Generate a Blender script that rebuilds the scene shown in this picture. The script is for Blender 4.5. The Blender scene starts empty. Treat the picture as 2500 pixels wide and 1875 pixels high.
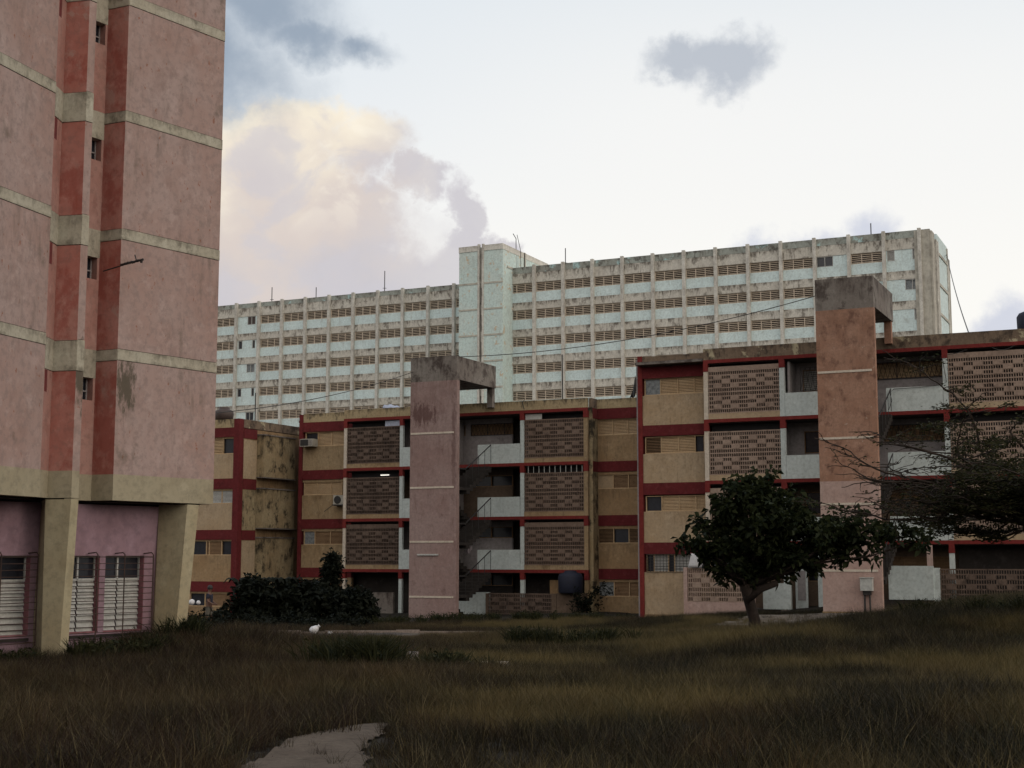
import bpy, math, random
import numpy as np
from mathutils import Vector, Matrix
from math import radians, sin, cos, pi, atan2, sqrt

random.seed(7)
rng = np.random.default_rng(11)
sc = bpy.context.scene
EYE = 2.9

# ------------------------------------------------------------------ camera
cam = bpy.data.objects.new('camera', bpy.data.cameras.new('camera'))
sc.collection.objects.link(cam)
cam.location = (0, 0, EYE)
cam.rotation_euler = (radians(90 + 6.946), 0, 0)
cam.data.sensor_width = 36
cam.data.lens = 3468 / 2500 * 36
cam.data.clip_end = 3000
sc.camera = cam
sc.view_settings.view_transform = 'Standard'
sc.view_settings.look = 'None'
sc.view_settings.gamma = 1
sc.view_settings.exposure = 0.0
sc.cycles.max_bounces = 6
sc.cycles.diffuse_bounces = 3
sc.cycles.transparent_max_bounces = 8

# ------------------------------------------------------------------ node helper
class NT:
    def __init__(s, tree):
        s.t = tree; s.n = tree.nodes; s.l = tree.links
    def new(s, kind, **kw):
        nd = s.n.new(kind)
        for k, v in kw.items(): setattr(nd, k, v)
        return nd
    def put(s, sock, v):
        if isinstance(v, (int, float)): sock.default_value = v
        elif isinstance(v, (tuple, list)):
            if sock.type == 'RGBA' and len(v) == 3: v = (*v, 1)
            sock.default_value = v
        else: s.l.new(v, sock)
    def m(s, op, a, b=0.0, c=0.0, clamp=False):
        nd = s.new('ShaderNodeMath', operation=op); nd.use_clamp = clamp
        for i, v in enumerate((a, b, c)):
            s.put(nd.inputs[i], v)
        return nd.outputs[0]
    def mix(s, f, a, b, mode='MIX'):
        nd = s.new('ShaderNodeMix', data_type='RGBA', blend_type=mode)
        nd.clamp_factor = True
        s.put(nd.inputs[0], f); s.put(nd.inputs[6], a); s.put(nd.inputs[7], b)
        return nd.outputs[2]
    def step(s, v, lo, hi, a=0.0, b=1.0):
        nd = s.new('ShaderNodeMapRange', interpolation_type='SMOOTHSTEP')
        s.put(nd.inputs[0], v)
        nd.inputs[1].default_value = lo; nd.inputs[2].default_value = hi
        nd.inputs[3].default_value = a; nd.inputs[4].default_value = b
        return nd.outputs[0]
    def noise(s, vec, scale, detail=4.0, rough=0.55, dist=0.0):
        nd = s.new('ShaderNodeTexNoise')
        if vec is not None: s.l.new(vec, nd.inputs['Vector'])
        nd.inputs['Scale'].default_value = scale
        nd.inputs['Detail'].default_value = detail
        nd.inputs['Roughness'].default_value = rough
        nd.inputs['Distortion'].default_value = dist
        return nd
    def scaled(s, vec, sc3, loc=(0, 0, 0)):
        nd = s.new('ShaderNodeMapping')
        s.l.new(vec, nd.inputs[0])
        nd.inputs['Scale'].default_value = sc3
        nd.inputs['Location'].default_value = loc
        return nd.outputs[0]

# ------------------------------------------------------------------ world
SUN_AZ, SUN_EL = 118.0, 14.0        # azimuth measured from +Y towards +X
world = bpy.data.worlds.new('World'); sc.world = world; world.use_nodes = True
w = NT(world.node_tree); w.n.clear()
out = w.new('ShaderNodeOutputWorld'); bg = w.new('ShaderNodeBackground')
w.l.new(bg.outputs[0], out.inputs[0])
tc = w.new('ShaderNodeTexCoord')
sep = w.new('ShaderNodeSeparateXYZ'); w.l.new(tc.outputs['Generated'], sep.inputs[0])
X, Y, Z = sep.outputs
az = w.m('MULTIPLY', w.m('ARCTAN2', X, Y), 57.2958)
el = w.m('MULTIPLY', w.m('ARCSINE', Z), 57.2958)
n1 = w.noise(tc.outputs['Generated'], 9.0, 7, 0.58)
n2 = w.noise(tc.outputs['Generated'], 30.0, 6, 0.62)
s1 = w.new('ShaderNodeSeparateColor'); w.l.new(n1.outputs['Color'], s1.inputs[0])
s2 = w.new('ShaderNodeSeparateColor'); w.l.new(n2.outputs['Color'], s2.inputs[0])
def warp(base, a, b, k1, k2):
    t = w.m('ADD', base, w.m('MULTIPLY', w.m('SUBTRACT', a, 0.5), k1))
    return w.m('ADD', t, w.m('MULTIPLY', w.m('SUBTRACT', b, 0.5), k2))
azw = warp(az, s1.outputs[0], s2.outputs[0], 5.0, 2.6)
elw = warp(el, s1.outputs[1], s2.outputs[1], 4.0, 2.4)
def blob(cx, cy, rx, ry, lo=0.85, hi=1.12, u=None, v=None):
    u = azw if u is None else u; v = elw if v is None else v
    dx = w.m('DIVIDE', w.m('SUBTRACT', u, cx), rx)
    dy = w.m('DIVIDE', w.m('SUBTRACT', v, cy), ry)
    d = w.m('SQRT', w.m('ADD', w.m('MULTIPLY', dx, dx), w.m('MULTIPLY', dy, dy)))
    return w.step(d, lo, hi, 1.0, 0.0)
def union(bs):
    r = bs[0]
    for b in bs[1:]: r = w.m('MAXIMUM', r, b)
    return r
base = w.mix(w.step(el, 9, 17), (0.965, 0.95, 0.912), (0.915, 0.915, 0.905))
base = w.mix(w.step(el, 16, 29), base, (0.68, 0.75, 0.82))
base = w.mix(w.m('MULTIPLY', w.m('MULTIPLY', w.step(az, 8, -12), w.step(el, 11, 20)), 0.55), base, (0.70, 0.77, 0.84))
base = w.mix(w.step(el, 30, 80), base, (0.40, 0.50, 0.62))
# the half of the sky behind the camera is raised brighter and warmer to light the fronts
back = w.step(Y, 0.35, -0.5)
rear = w.mix(w.step(X, -0.7, 0.9), (1.2, 1.13, 1.06), (1.8, 1.64, 1.45))
rear = w.mix(w.step(el, 35, 75), rear, (0.66, 0.69, 0.74))
rear = w.mix(w.step(el, 14, 2), rear, (0.20, 0.19, 0.18))
base = w.mix(back, base, rear)
# clouds
cum = union([blob(-11.5, 14.6, 4.6, 3.0, .8, 1.1), blob(-9.3, 16.5, 2.2, 1.6, .7, 1.15), blob(-6.4, 16.0, 2.2, 1.4, .6, 1.2),
             blob(-8.2, 12.0, 5.2, 3.4, .85, 1.1), blob(-3.9, 14.9, 1.3, .9, .7, 1.2), blob(-2.6, 11.1, 3.0, 1.7, .85, 1.1), blob(-1.0, 11.0, 2.0, 1.5, .85, 1.1),
             blob(-2.3, 13.4, .8, 1.3, .7, 1.3), blob(-11, 9, 14, 3.2, .8, 1.1)])
hole = blob(-3.9, 13.2, 1.0, 1.2, .2, 1.3)
cum = w.m('MULTIPLY', cum, w.m('SUBTRACT', 1.0, w.m('MULTIPLY', hole, .7)))
n3 = w.noise(tc.outputs['Generated'], 16.0, 5, 0.5)
elc = w.m('ADD', el, w.m('MULTIPLY', w.m('SUBTRACT', n3.outputs[0], .5), 9.0))
elc = w.m('ADD', elc, w.m('MULTIPLY', az, -0.12))
cc = w.mix(w.step(elc, 10.5, 14.5), (0.56, 0.54, 0.59), (0.70, 0.61, 0.565))
cc = w.mix(w.step(elc, 14.5, 18.5), cc, (0.95, 0.85, 0.69))
cc = w.mix(w.step(az, -7, -2), cc, (0.65, 0.625, 0.65))
n4 = w.noise(w.scaled(tc.outputs['Generated'], (1, 1, 1.3)), 22.0, 6, .55, .4)
cc = w.mix(w.m('MULTIPLY', w.step(n4.outputs[0], .48, .62), .55), cc, (0.60, 0.575, 0.62))
cc = w.mix(w.m('MULTIPLY', w.m('MULTIPLY', w.step(n4.outputs[0], .46, .34), w.step(el, 12, 16)), .6), cc, (1.0, 0.92, 0.78))
dark1 = union([blob(-13.4, 19.0, 4.6, 2.6, .3, 1.3), blob(-10.6, 21.4, 3.6, 1.9, .1, 1.4), blob(-9.0, 20.6, 2.4, 1.2, .1, 1.4), blob(-7.0, 19.9, 2.0, .9, .0, 1.4)])
dark2 = union([blob(9.0, 19.5, 2.1, 1.35, .5, 1.2), blob(7.2, 19.5, 1.5, .7, .3, 1.3)])
wisp = union([blob(9.7, 12.1, 1.0, 1.0, .2, 1.4), blob(12.4, 12.0, 1.6, .9, .2, 1.4), blob(14.6, 12.5, 1.2, 1.2, .2, 1.4), blob(20.0, 7.6, 2.2, 2.4, .6, 1.15)])
col = w.mix(w.m('MULTIPLY', cum, .96), base, cc)
col = w.mix(w.m('MULTIPLY', dark1, .95), col, (0.30, 0.365, 0.455))
col = w.mix(w.m('MULTIPLY', dark2, .85), col, (0.45, 0.49, 0.56))
col = w.mix(w.m('MULTIPLY', wisp, .70), col, (0.52, 0.56, 0.70))
sky = w.new('ShaderNodeTexSky', sky_type='NISHITA')
sky.sun_disc = False
sky.sun_elevation = radians(SUN_EL); sky.sun_rotation = radians(SUN_AZ)
sky.air_density = 1.5; sky.dust_density = 3
add = w.mix(1.0, col, w.mix(1.0, sky.outputs[0], (0.0035, 0.0035, 0.0035), 'MULTIPLY'), 'ADD')
w.put(bg.inputs[0], add); bg.inputs[1].default_value = 1.0

sd = bpy.data.lights.new('sun', 'SUN'); sun = bpy.data.objects.new('sun', sd); sc.collection.objects.link(sun)
sd.energy = 0.5; sd.angle = radians(25); sd.color = (1.0, 0.86, 0.72)
a, e = radians(SUN_AZ), radians(SUN_EL)
sun.rotation_euler = Vector((sin(a) * cos(e), cos(a) * cos(e), sin(e))).to_track_quat('Z', 'Y').to_euler()

# ------------------------------------------------------------------ materials
MATS = {}
NEAR = .74        # darkens all but slab and path paints; light contrast put into colour
def rgb(h):
    return h
def paint(name, c1, c2, stain=(0.06, 0.045, 0.035), amt=0.5, scale=1.2, streak=0.5, top=0.0, low=0.0, rough=0.9, chips=None, chip_amt=0.0, bump=0.25, thr=0.55, chip_scale=2.0, spots=None, spot_amt=0.0, marks=()):
    m = bpy.data.materials.new(name); m.use_nodes = True
    g = NT(m.node_tree); g.n.clear()
    o = g.new('ShaderNodeOutputMaterial'); p = g.new('ShaderNodeBsdfPrincipled')
    g.l.new(p.outputs[0], o.inputs[0])
    t = g.new('ShaderNodeTexCoord'); oc = t.outputs['Object']
    if not name.startswith('slab_') and 'path' not in name:
        c1, c2, stain = [tuple(v * NEAR for v in q_) for q_ in (c1, c2, stain)]
        if chips: chips = tuple(v * NEAR for v in chips)
    big = g.noise(oc, scale * .45, 4, .6)
    c = g.mix(g.step(big.outputs[0], .3, .7), c1, c2)
    fine = g.noise(oc, scale * 7, 6, .7)
    c = g.mix(g.m('MULTIPLY', g.step(fine.outputs[0], .44, .66), .55), c, tuple(v * .60 for v in c1))
    mid = g.noise(g.scaled(oc, (1, 1, .7), (8, 4, 1)), scale * 2.2, 7, .7)
    c = g.mix(g.m('MULTIPLY', g.step(mid.outputs[0], .50, .66), .40), c, tuple(v * .72 for v in c2))
    lite = g.noise(g.scaled(oc, (1, 1, 1), (31, 7, 3)), scale * 3.2, 6, .7)
    c = g.mix(g.m('MULTIPLY', g.step(lite.outputs[0], .52, .68), .30), c, tuple(min(1, v * 1.3 + .03) for v in c1))
    if chips:
        cn = g.noise(g.scaled(oc, (1, 1, 1), (5, 17, 9)), chip_scale, 8, .62, .3)
        c = g.mix(g.m('MULTIPLY', g.step(cn.outputs[0], .60 - .1 * chip_amt, .64 - .1 * chip_amt), .85), c, chips)
    if spots:
        sn = g.noise(g.scaled(oc, (1, 1, .55), (2, 7, 19)), 9.0, 5, .6)
        c = g.mix(g.m('MULTIPLY', g.step(sn.outputs[0], .70 - .1 * spot_amt, .76 - .1 * spot_amt), .8), c, spots)
    if streak > 0:
        st = g.noise(g.scaled(oc, (1, 1, .16)), scale * 5, 5, .65)
        msk = g.noise(g.scaled(oc, (1, 1, 1), (13, 3, 8)), scale * .8, 3, .5)
        f = g.m('MULTIPLY', g.step(st.outputs[0], .5, .72), g.step(msk.outputs[0], .42, .68))
        c = g.mix(g.m('MULTIPLY', f, streak), c, stain)
    gr = g.noise(g.scaled(oc, (1, 1, .8), (3, 23, 5)), scale * 1.6, 9, .68)
    if top or low:
        gs = g.new('ShaderNodeSeparateXYZ'); g.l.new(t.outputs['Generated'], gs.inputs[0])
        s2_ = g.noise(g.scaled(oc, (1, 1, .25), (9, 9, 9)), scale * 6, 5, .6)
        if top:
            q = g.m('ADD', gs.outputs[2], g.m('MULTIPLY', g.m('SUBTRACT', s2_.outputs[0], .5), 2.2))
            q2 = g.m('MULTIPLY', g.step(q, .35, 1.25), g.step(gr.outputs[0], .36, .56))
            c = g.mix(g.m('MULTIPLY', q2, top), c, stain)
        if low:
            q = g.m('ADD', g.m('SUBTRACT', 1.0, gs.outputs[2]), g.m('MULTIPLY', g.m('SUBTRACT', gr.outputs[0], .5), 1.2))
            c = g.mix(g.m('MULTIPLY', g.step(q, .75, 1.15), low), c, stain)
    c = g.mix(g.m('MULTIPLY', g.step(gr.outputs[0], thr, thr + .14), amt), c, stain)
    for (mc, mr, ma) in marks:      # damp stains that sit at one place on the wall
        dl = g.scaled(oc, tuple(1 / r_ for r_ in mr), tuple(-q_ / r_ for q_, r_ in zip(mc, mr)))
        ln = g.new('ShaderNodeVectorMath', operation='LENGTH'); g.l.new(dl, ln.inputs[0])
        sv_ = g.noise(g.scaled(oc, (1, 1, .35), (4, 4, 4)), 7.0, 7, .7)
        q_ = g.m('ADD', ln.outputs['Value'], g.m('MULTIPLY', g.m('SUBTRACT', sv_.outputs[0], .5), 3.2))
        c = g.mix(g.m('MULTIPLY', g.step(q_, 1.0, .35), ma), c, stain)
    g.put(p.inputs['Base Color'], c)
    p.inputs['Roughness'].default_value = rough
    p.inputs['Specular IOR Level'].default_value = .25
    b = g.new('ShaderNodeBump'); b.inputs['Strength'].default_value = bump; b.inputs['Distance'].default_value = .02
    g.l.new(fine.outputs[0], b.inputs['Height']); g.l.new(b.outputs[0], p.inputs['Normal'])
    MATS[name] = m
    return m
def plain(name, c, rough=.8, metal=0, emit=None, es=0.0, var=.3):
    m = bpy.data.materials.new(name); m.use_nodes = True
    g = NT(m.node_tree); p = g.n['Principled BSDF']
    t = g.new('ShaderNodeTexCoord')
    nz = g.noise(t.outputs['Object'], 6, 5, .65)
    g.put(p.inputs['Base Color'], g.mix(g.step(nz.outputs[0], .35, .7), c, tuple(v * (1 - var) for v in c)))
    p.inputs['Roughness'].default_value = rough; p.inputs['Metallic'].default_value = metal
    if emit:
        p.inputs['Emission Color'].default_value = (*emit, 1); p.inputs['Emission Strength'].default_value = es
    MATS[name] = m
    return m
K = (0.035, 0.027, 0.022)
pinkw = paint('tower_pink', (.44, .335, .31), (.405, .27, .235), (.10, .085, .06), .45, .9, .5, spots=(.22, .09, .055), spot_amt=.62, thr=.58, top=.35, marks=(((.1, .3, 6.0), (.35, .4, .75), .9), ((-.42, -1.1, 6.1), (.2, .3, .9), .9)))
redw = paint('tower_red', (.50, .26, .22), (.45, .165, .13), (.32, .07, .05), .6, .9, .6, thr=.46, chips=(.44, .27, .23), chip_amt=.3, chip_scale=1.1)
redl = paint('tower_red_pale', (.47, .29, .25), (.43, .21, .175), (.22, .05, .04), .3, 1.0, .3)
bandm = paint('tower_band', (.52, .49, .40), (.46, .42, .33), (.11, .095, .07), .55, 1.6, .5, top=.5, low=.3, thr=.53)
cream = paint('tower_cream', (.41, .365, .26), (.375, .32, .215), (.20, .15, .09), .15, .9, .2, thr=.62)
creamd = paint('tower_column', (.45, .40, .27), (.40, .33, .205), (.16, .12, .07), .2, 1.0, .25, thr=.62)
violet = paint('violet_wall', (.36, .245, .30), (.33, .205, .24), (.14, .08, .08), .2, .8, .25, thr=.62)
violetd = paint('violet_reveal', (.34, .15, .17), (.28, .11, .13), (.10, .05, .05), .3, 1.2, .3)
shut = paint('white_shutter', (.60, .60, .57), (.52, .52, .50), (.18, .15, .12), .2, 2.0, .3, thr=.6)
yel = paint('yellow_wall', (.52, .405, .275), (.48, .345, .21), (.13, .085, .045), .4, 1.1, .45, thr=.6, top=.25, spots=(.22, .13, .07), spot_amt=.1)
yelb = paint('yellow_wall_dull', (.42, .315, .19), (.37, .25, .135), (.10, .06, .03), .5, 1.1, .6, thr=.56, top=.35, spots=(.16, .09, .05), spot_amt=.3)
yel2 = paint('orange_wall', (.43, .30, .17), (.36, .23, .12), K, .45, 1.1, .55, thr=.58, top=.3)
yelmold = paint('mouldy_wall', (.43, .35, .215), (.37, .27, .15), (.035, .028, .02), .95, 1.15, .95, thr=.50, top=.6)
par = paint('parapet_clean', (.50, .40, .24), (.43, .33, .19), K, .65, 1.4, .5, top=.85, thr=.56)
pard = paint('parapet_dirty', (.27, .20, .14), (.19, .135, .095), (.045, .033, .027), .8, 1.3, .7, top=.6, chips=(.55, .48, .32), chip_amt=.15, chip_scale=.8, thr=.50)
redp = paint('red_paint', (.165, .022, .024), (.13, .016, .019), (.05, .008, .008), .5, 1.3, .4, thr=.55)
redb = paint('red_beam', (.23, .032, .028), (.185, .024, .022), (.06, .01, .01), .4, 1.3, .4, thr=.56)
whitew = paint('pale_blue_white', (.66, .72, .70), (.60, .67, .66), (.22, .19, .15), .22, 1.0, .3, thr=.62)
greyw = paint('pale_grey_wall', (.38, .35, .35), (.32, .29, .29), K, .3, 1.0, .3)
lat = paint('breeze_block', (.42, .315, .25), (.33, .24, .19), (.07, .045, .035), .5, 1.6, .5, thr=.55, spots=(.36, .13, .09), spot_amt=.2)
latm = paint('breeze_block_brown', (.25, .18, .14), (.19, .13, .10), (.06, .04, .03), .5, 1.6, .5, thr=.53, spots=(.30, .12, .08), spot_amt=.3)
latd = paint('breeze_block_dirty', (.19, .135, .105), (.125, .088, .07), (.04, .03, .025), .6, 1.6, .6, thr=.5)
pinkc = paint('column_pink', (.375, .275, .255), (.33, .22, .20), (.10, .045, .04), .4, 1.2, .5, thr=.58, top=.25, marks=(((-.6, -4.4, 9.9), (1.0, .5, .7), .75), ((1.1, -4.4, 8.5), (.15, .5, 3.0), .5)))
pinkb = paint('column_rose', (.52, .385, .34), (.47, .32, .275), (.16, .08, .06), .2, 1.2, .3, thr=.62, low=.2)
salm = paint('column_salmon', (.44, .265, .19), (.36, .195, .13), (.12, .06, .045), .6, 1.5, .5, thr=.52, chips=(.50, .40, .32), chip_amt=-.45, chip_scale=5, top=.3)
capm = paint('cap_concrete', (.27, .245, .22), (.20, .17, .15), (.05, .035, .03), .75, 1.2, .8, top=.75, thr=.50)
trimw = paint('cream_trim', (.74, .66, .56), (.66, .57, .46), (.15, .08, .06), .3, 2, .3)
inter = paint('interior_wall', (.17, .12, .085), (.13, .09, .065), K, .4, 1, .4)  # set darker than the walls; gallery shade put into the colour
interd = paint('interior_dark', (.045, .037, .033), (.03, .026, .024), (.02, .018, .016), .4, 1, .4)  # near black: shade of stairwells and ground floors put into the colour
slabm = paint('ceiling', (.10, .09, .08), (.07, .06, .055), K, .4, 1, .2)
louv = paint('tan_louvre', (.64, .47, .29), (.57, .39, .22), (.12, .07, .04), .3, 3, .3, thr=.62)
louvb = paint('brown_louvre', (.33, .21, .12), (.27, .165, .09), (.07, .04, .03), .4, 3, .3)
bluew = paint('slab_blue', (.64, .76, .76), (.60, .72, .73), (.25, .24, .20), .35, .8, .4, top=.15, low=.12, thr=.58)
bluet = paint('slab_blue_tower', (.55, .68, .66), (.55, .63, .60), (.13, .12, .10), .35, .8, .35, chips=(.52, .40, .27), chip_amt=.05, chip_scale=1.6, thr=.60, spots=(.15, .14, .12), spot_amt=.2)
blueg = paint('slab_parapet', (.36, .40, .37), (.27, .27, .24), (.075, .065, .055), .8, .9, .9, top=.6, thr=.50, chips=(.42, .60, .60), chip_amt=.2, chip_scale=.8)
concb = paint('slab_concrete', (.60, .58, .52), (.53, .50, .44), (.10, .085, .07), .7, 1.0, .85, top=.95, thr=.52)
concp = paint('slab_pilaster', (.64, .63, .58), (.57, .55, .50), (.11, .085, .065), .5, .9, .7, thr=.58, top=.35)
conce = paint('slab_end_wall', (.52, .50, .44), (.46, .44, .38), (.10, .09, .075), .5, .5, .7, thr=.56, top=.4)
louvs = paint('slab_louvre', (.68, .59, .48), (.62, .52, .41), (.14, .09, .06), .3, 2.5, .3)
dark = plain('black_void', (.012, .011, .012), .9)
dpane = plain('dark_glass', (.02, .022, .03), .18)
fpane = plain('frosted_glass', (.19, .21, .22), .45, var=.6)
iron = plain('rusty_iron', (.045, .022, .016), .8, var=.5)
irond = plain('dark_iron', (.02, .018, .018), .7)
metal = plain('painted_metal', (.42, .43, .41), .5)
ac_w = plain('ac_casing', (.38, .36, .31), .6)
plasb = plain('blue_plastic', (.006, .009, .026), .75)
plask = plain('brown_plastic', (.06, .04, .035), .6)
clothw = plain('white_cloth', (.66, .66, .68), .9, var=.15)
clothb = plain('bluish_tarp', (.40, .44, .55), .8)
clothp = plain('pink_grey_cloth', (.30, .26, .28), .9)
clothd = plain('navy_cloth', (.012, .013, .028), .9)
clothk = plain('khaki_cloth', (.12, .11, .09), .9)
skin = plain('skin', (.12, .06, .04), .6, var=.1)
tube_l = plain('lit_tube', (.9, .9, .85), .5, emit=(1, .95, .85), es=1.3)
bulb = plain('lit_bulb', (.9, .8, .6), .5, emit=(1, .75, .45), es=3.0)
cable = plain('black_cable', (.03, .028, .025), .7)
bark1 = paint('bark', (.038, .026, .020), (.024, .017, .014), (.01, .008, .006), .5, 4, .5, bump=.8)
bark2 = paint('pale_bark', (.05, .034, .024), (.03, .021, .016), (.02, .015, .012), .4, 4, .5, bump=.6)

def leafmat(name, c1, c2, tr=.25):
    m = bpy.data.materials.new(name); m.use_nodes = True
    g = NT(m.node_tree); g.n.clear()
    o = g.new('ShaderNodeOutputMaterial'); p = g.new('ShaderNodeBsdfPrincipled')
    geo = g.new('ShaderNodeNewGeometry'); oi = g.new('ShaderNodeObjectInfo')
    nz = g.noise(geo.outputs['Position'], 1.1, 4, .6)
    r = g.m('ADD', g.m('MULTIPLY', nz.outputs[0], .7), g.m('MULTIPLY', geo.outputs['Random Per Island'], .5))
    c = g.mix(g.step(r, .35, .85), c1, c2)
    g.put(p.inputs['Base Color'], c); p.inputs['Roughness'].default_value = .6
    p.inputs['Specular IOR Level'].default_value = .08
    tl = g.new('ShaderNodeBsdfTranslucent'); g.put(tl.inputs[0], c)
    mx = g.new('ShaderNodeMixShader'); mx.inputs[0].default_value = tr
    g.l.new(p.outputs[0], mx.inputs[1]); g.l.new(tl.outputs[0], mx.inputs[2]); g.l.new(mx.outputs[0], o.inputs[0])
    return m
leaf1 = leafmat('sea_almond_leaf', (.010, .015, .007), (.026, .032, .012))
leaf2 = leafmat('feather_leaf', (.016, .020, .009), (.042, .040, .016))
leaf3 = leafmat('hedge_leaf', (.005, .007, .005), (.011, .013, .008), .15)
leaf4 = leafmat('weed_leaf', (.012, .016, .008), (.036, .036, .015))

# grass: colour drifts in patches over the field and from tuft to tuft
gm = bpy.data.materials.new('grass_blades'); gm.use_nodes = True
g = NT(gm.node_tree); g.n.clear()
o = g.new('ShaderNodeOutputMaterial'); p = g.new('ShaderNodeBsdfPrincipled')
geo = g.new('ShaderNodeNewGeometry'); oi = g.new('ShaderNodeObjectInfo')
na = g.noise(geo.outputs['Position'], .16, 3, .55); nb = g.noise(geo.outputs['Position'], .7, 4, .6)
c = g.mix(g.step(na.outputs[0], .44, .58), (.012, .010, .006), (.118, .090, .036))
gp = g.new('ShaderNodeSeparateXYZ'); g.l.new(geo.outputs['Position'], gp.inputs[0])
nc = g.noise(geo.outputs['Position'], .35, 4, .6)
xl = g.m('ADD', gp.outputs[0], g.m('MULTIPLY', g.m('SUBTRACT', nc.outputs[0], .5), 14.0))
c = g.mix(g.m('MULTIPLY', g.step(xl, .5, -3.5), .8), c, (.027, .016, .011))       # russet grass on the left, with film edge darkening put into its colour
yb_ = g.m('ADD', gp.outputs[1], g.m('MULTIPLY', g.m('SUBTRACT', nc.outputs[0], .5), 16.0))
c = g.mix(g.m('MULTIPLY', g.m('MULTIPLY', g.step(yb_, 43, 46), g.step(yb_, 52, 49)), .7), c, (.14, .105, .052))   # straw-dry strip far out
c = g.mix(g.m('MULTIPLY', g.m('MULTIPLY', g.step(xl, 9, 12), g.step(yb_, 24, 32)), .8), c, (.016, .016, .011))     # grass darkened under the right-hand tree, its shade put into the colour
c = g.mix(g.m('MULTIPLY', g.step(nb.outputs[0], .50, .70), .6), c, (.065, .038, .018))
c = g.mix(g.m('MULTIPLY', g.step(oi.outputs['Random'], .55, 1.0), .6), c, (.016, .021, .009))
c = g.mix(g.m('MULTIPLY', g.step(geo.outputs['Random Per Island'], .7, 1.0), .6), c, (.17, .135, .065))
g.put(p.inputs['Base Color'], c); p.inputs['Roughness'].default_value = .7
p.inputs['Specular IOR Level'].default_value = .2
tl = g.new('ShaderNodeBsdfTranslucent'); g.put(tl.inputs[0], c)
mx = g.new('ShaderNodeMixShader'); mx.inputs[0].default_value = .3
g.l.new(p.outputs[0], mx.inputs[1]); g.l.new(tl.outputs[0], mx.inputs[2]); g.l.new(mx.outputs[0], o.inputs[0])
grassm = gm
soil = paint('soil', (.026, .02, .013), (.018, .015, .01), (.012, .010, .007), .5, .6, .0, bump=.8)
sand = paint('sandy_path', (.115, .092, .072), (.078, .06, .046), (.04, .032, .022), .7, 2.2, .0, bump=.8, thr=.54)
conc = paint('path_concrete', (.17, .145, .12), (.12, .10, .085), (.035, .028, .02), .5, 1.5, .0, bump=.5)
kerbm = paint('kerb_concrete', (.36, .29, .25), (.26, .21, .18), (.03, .025, .02), .5, 3, .0)
asph = paint('road_surface', (.11, .085, .075), (.08, .065, .055), (.02, .016, .014), .5, 1.0, .0, bump=.6)

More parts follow.
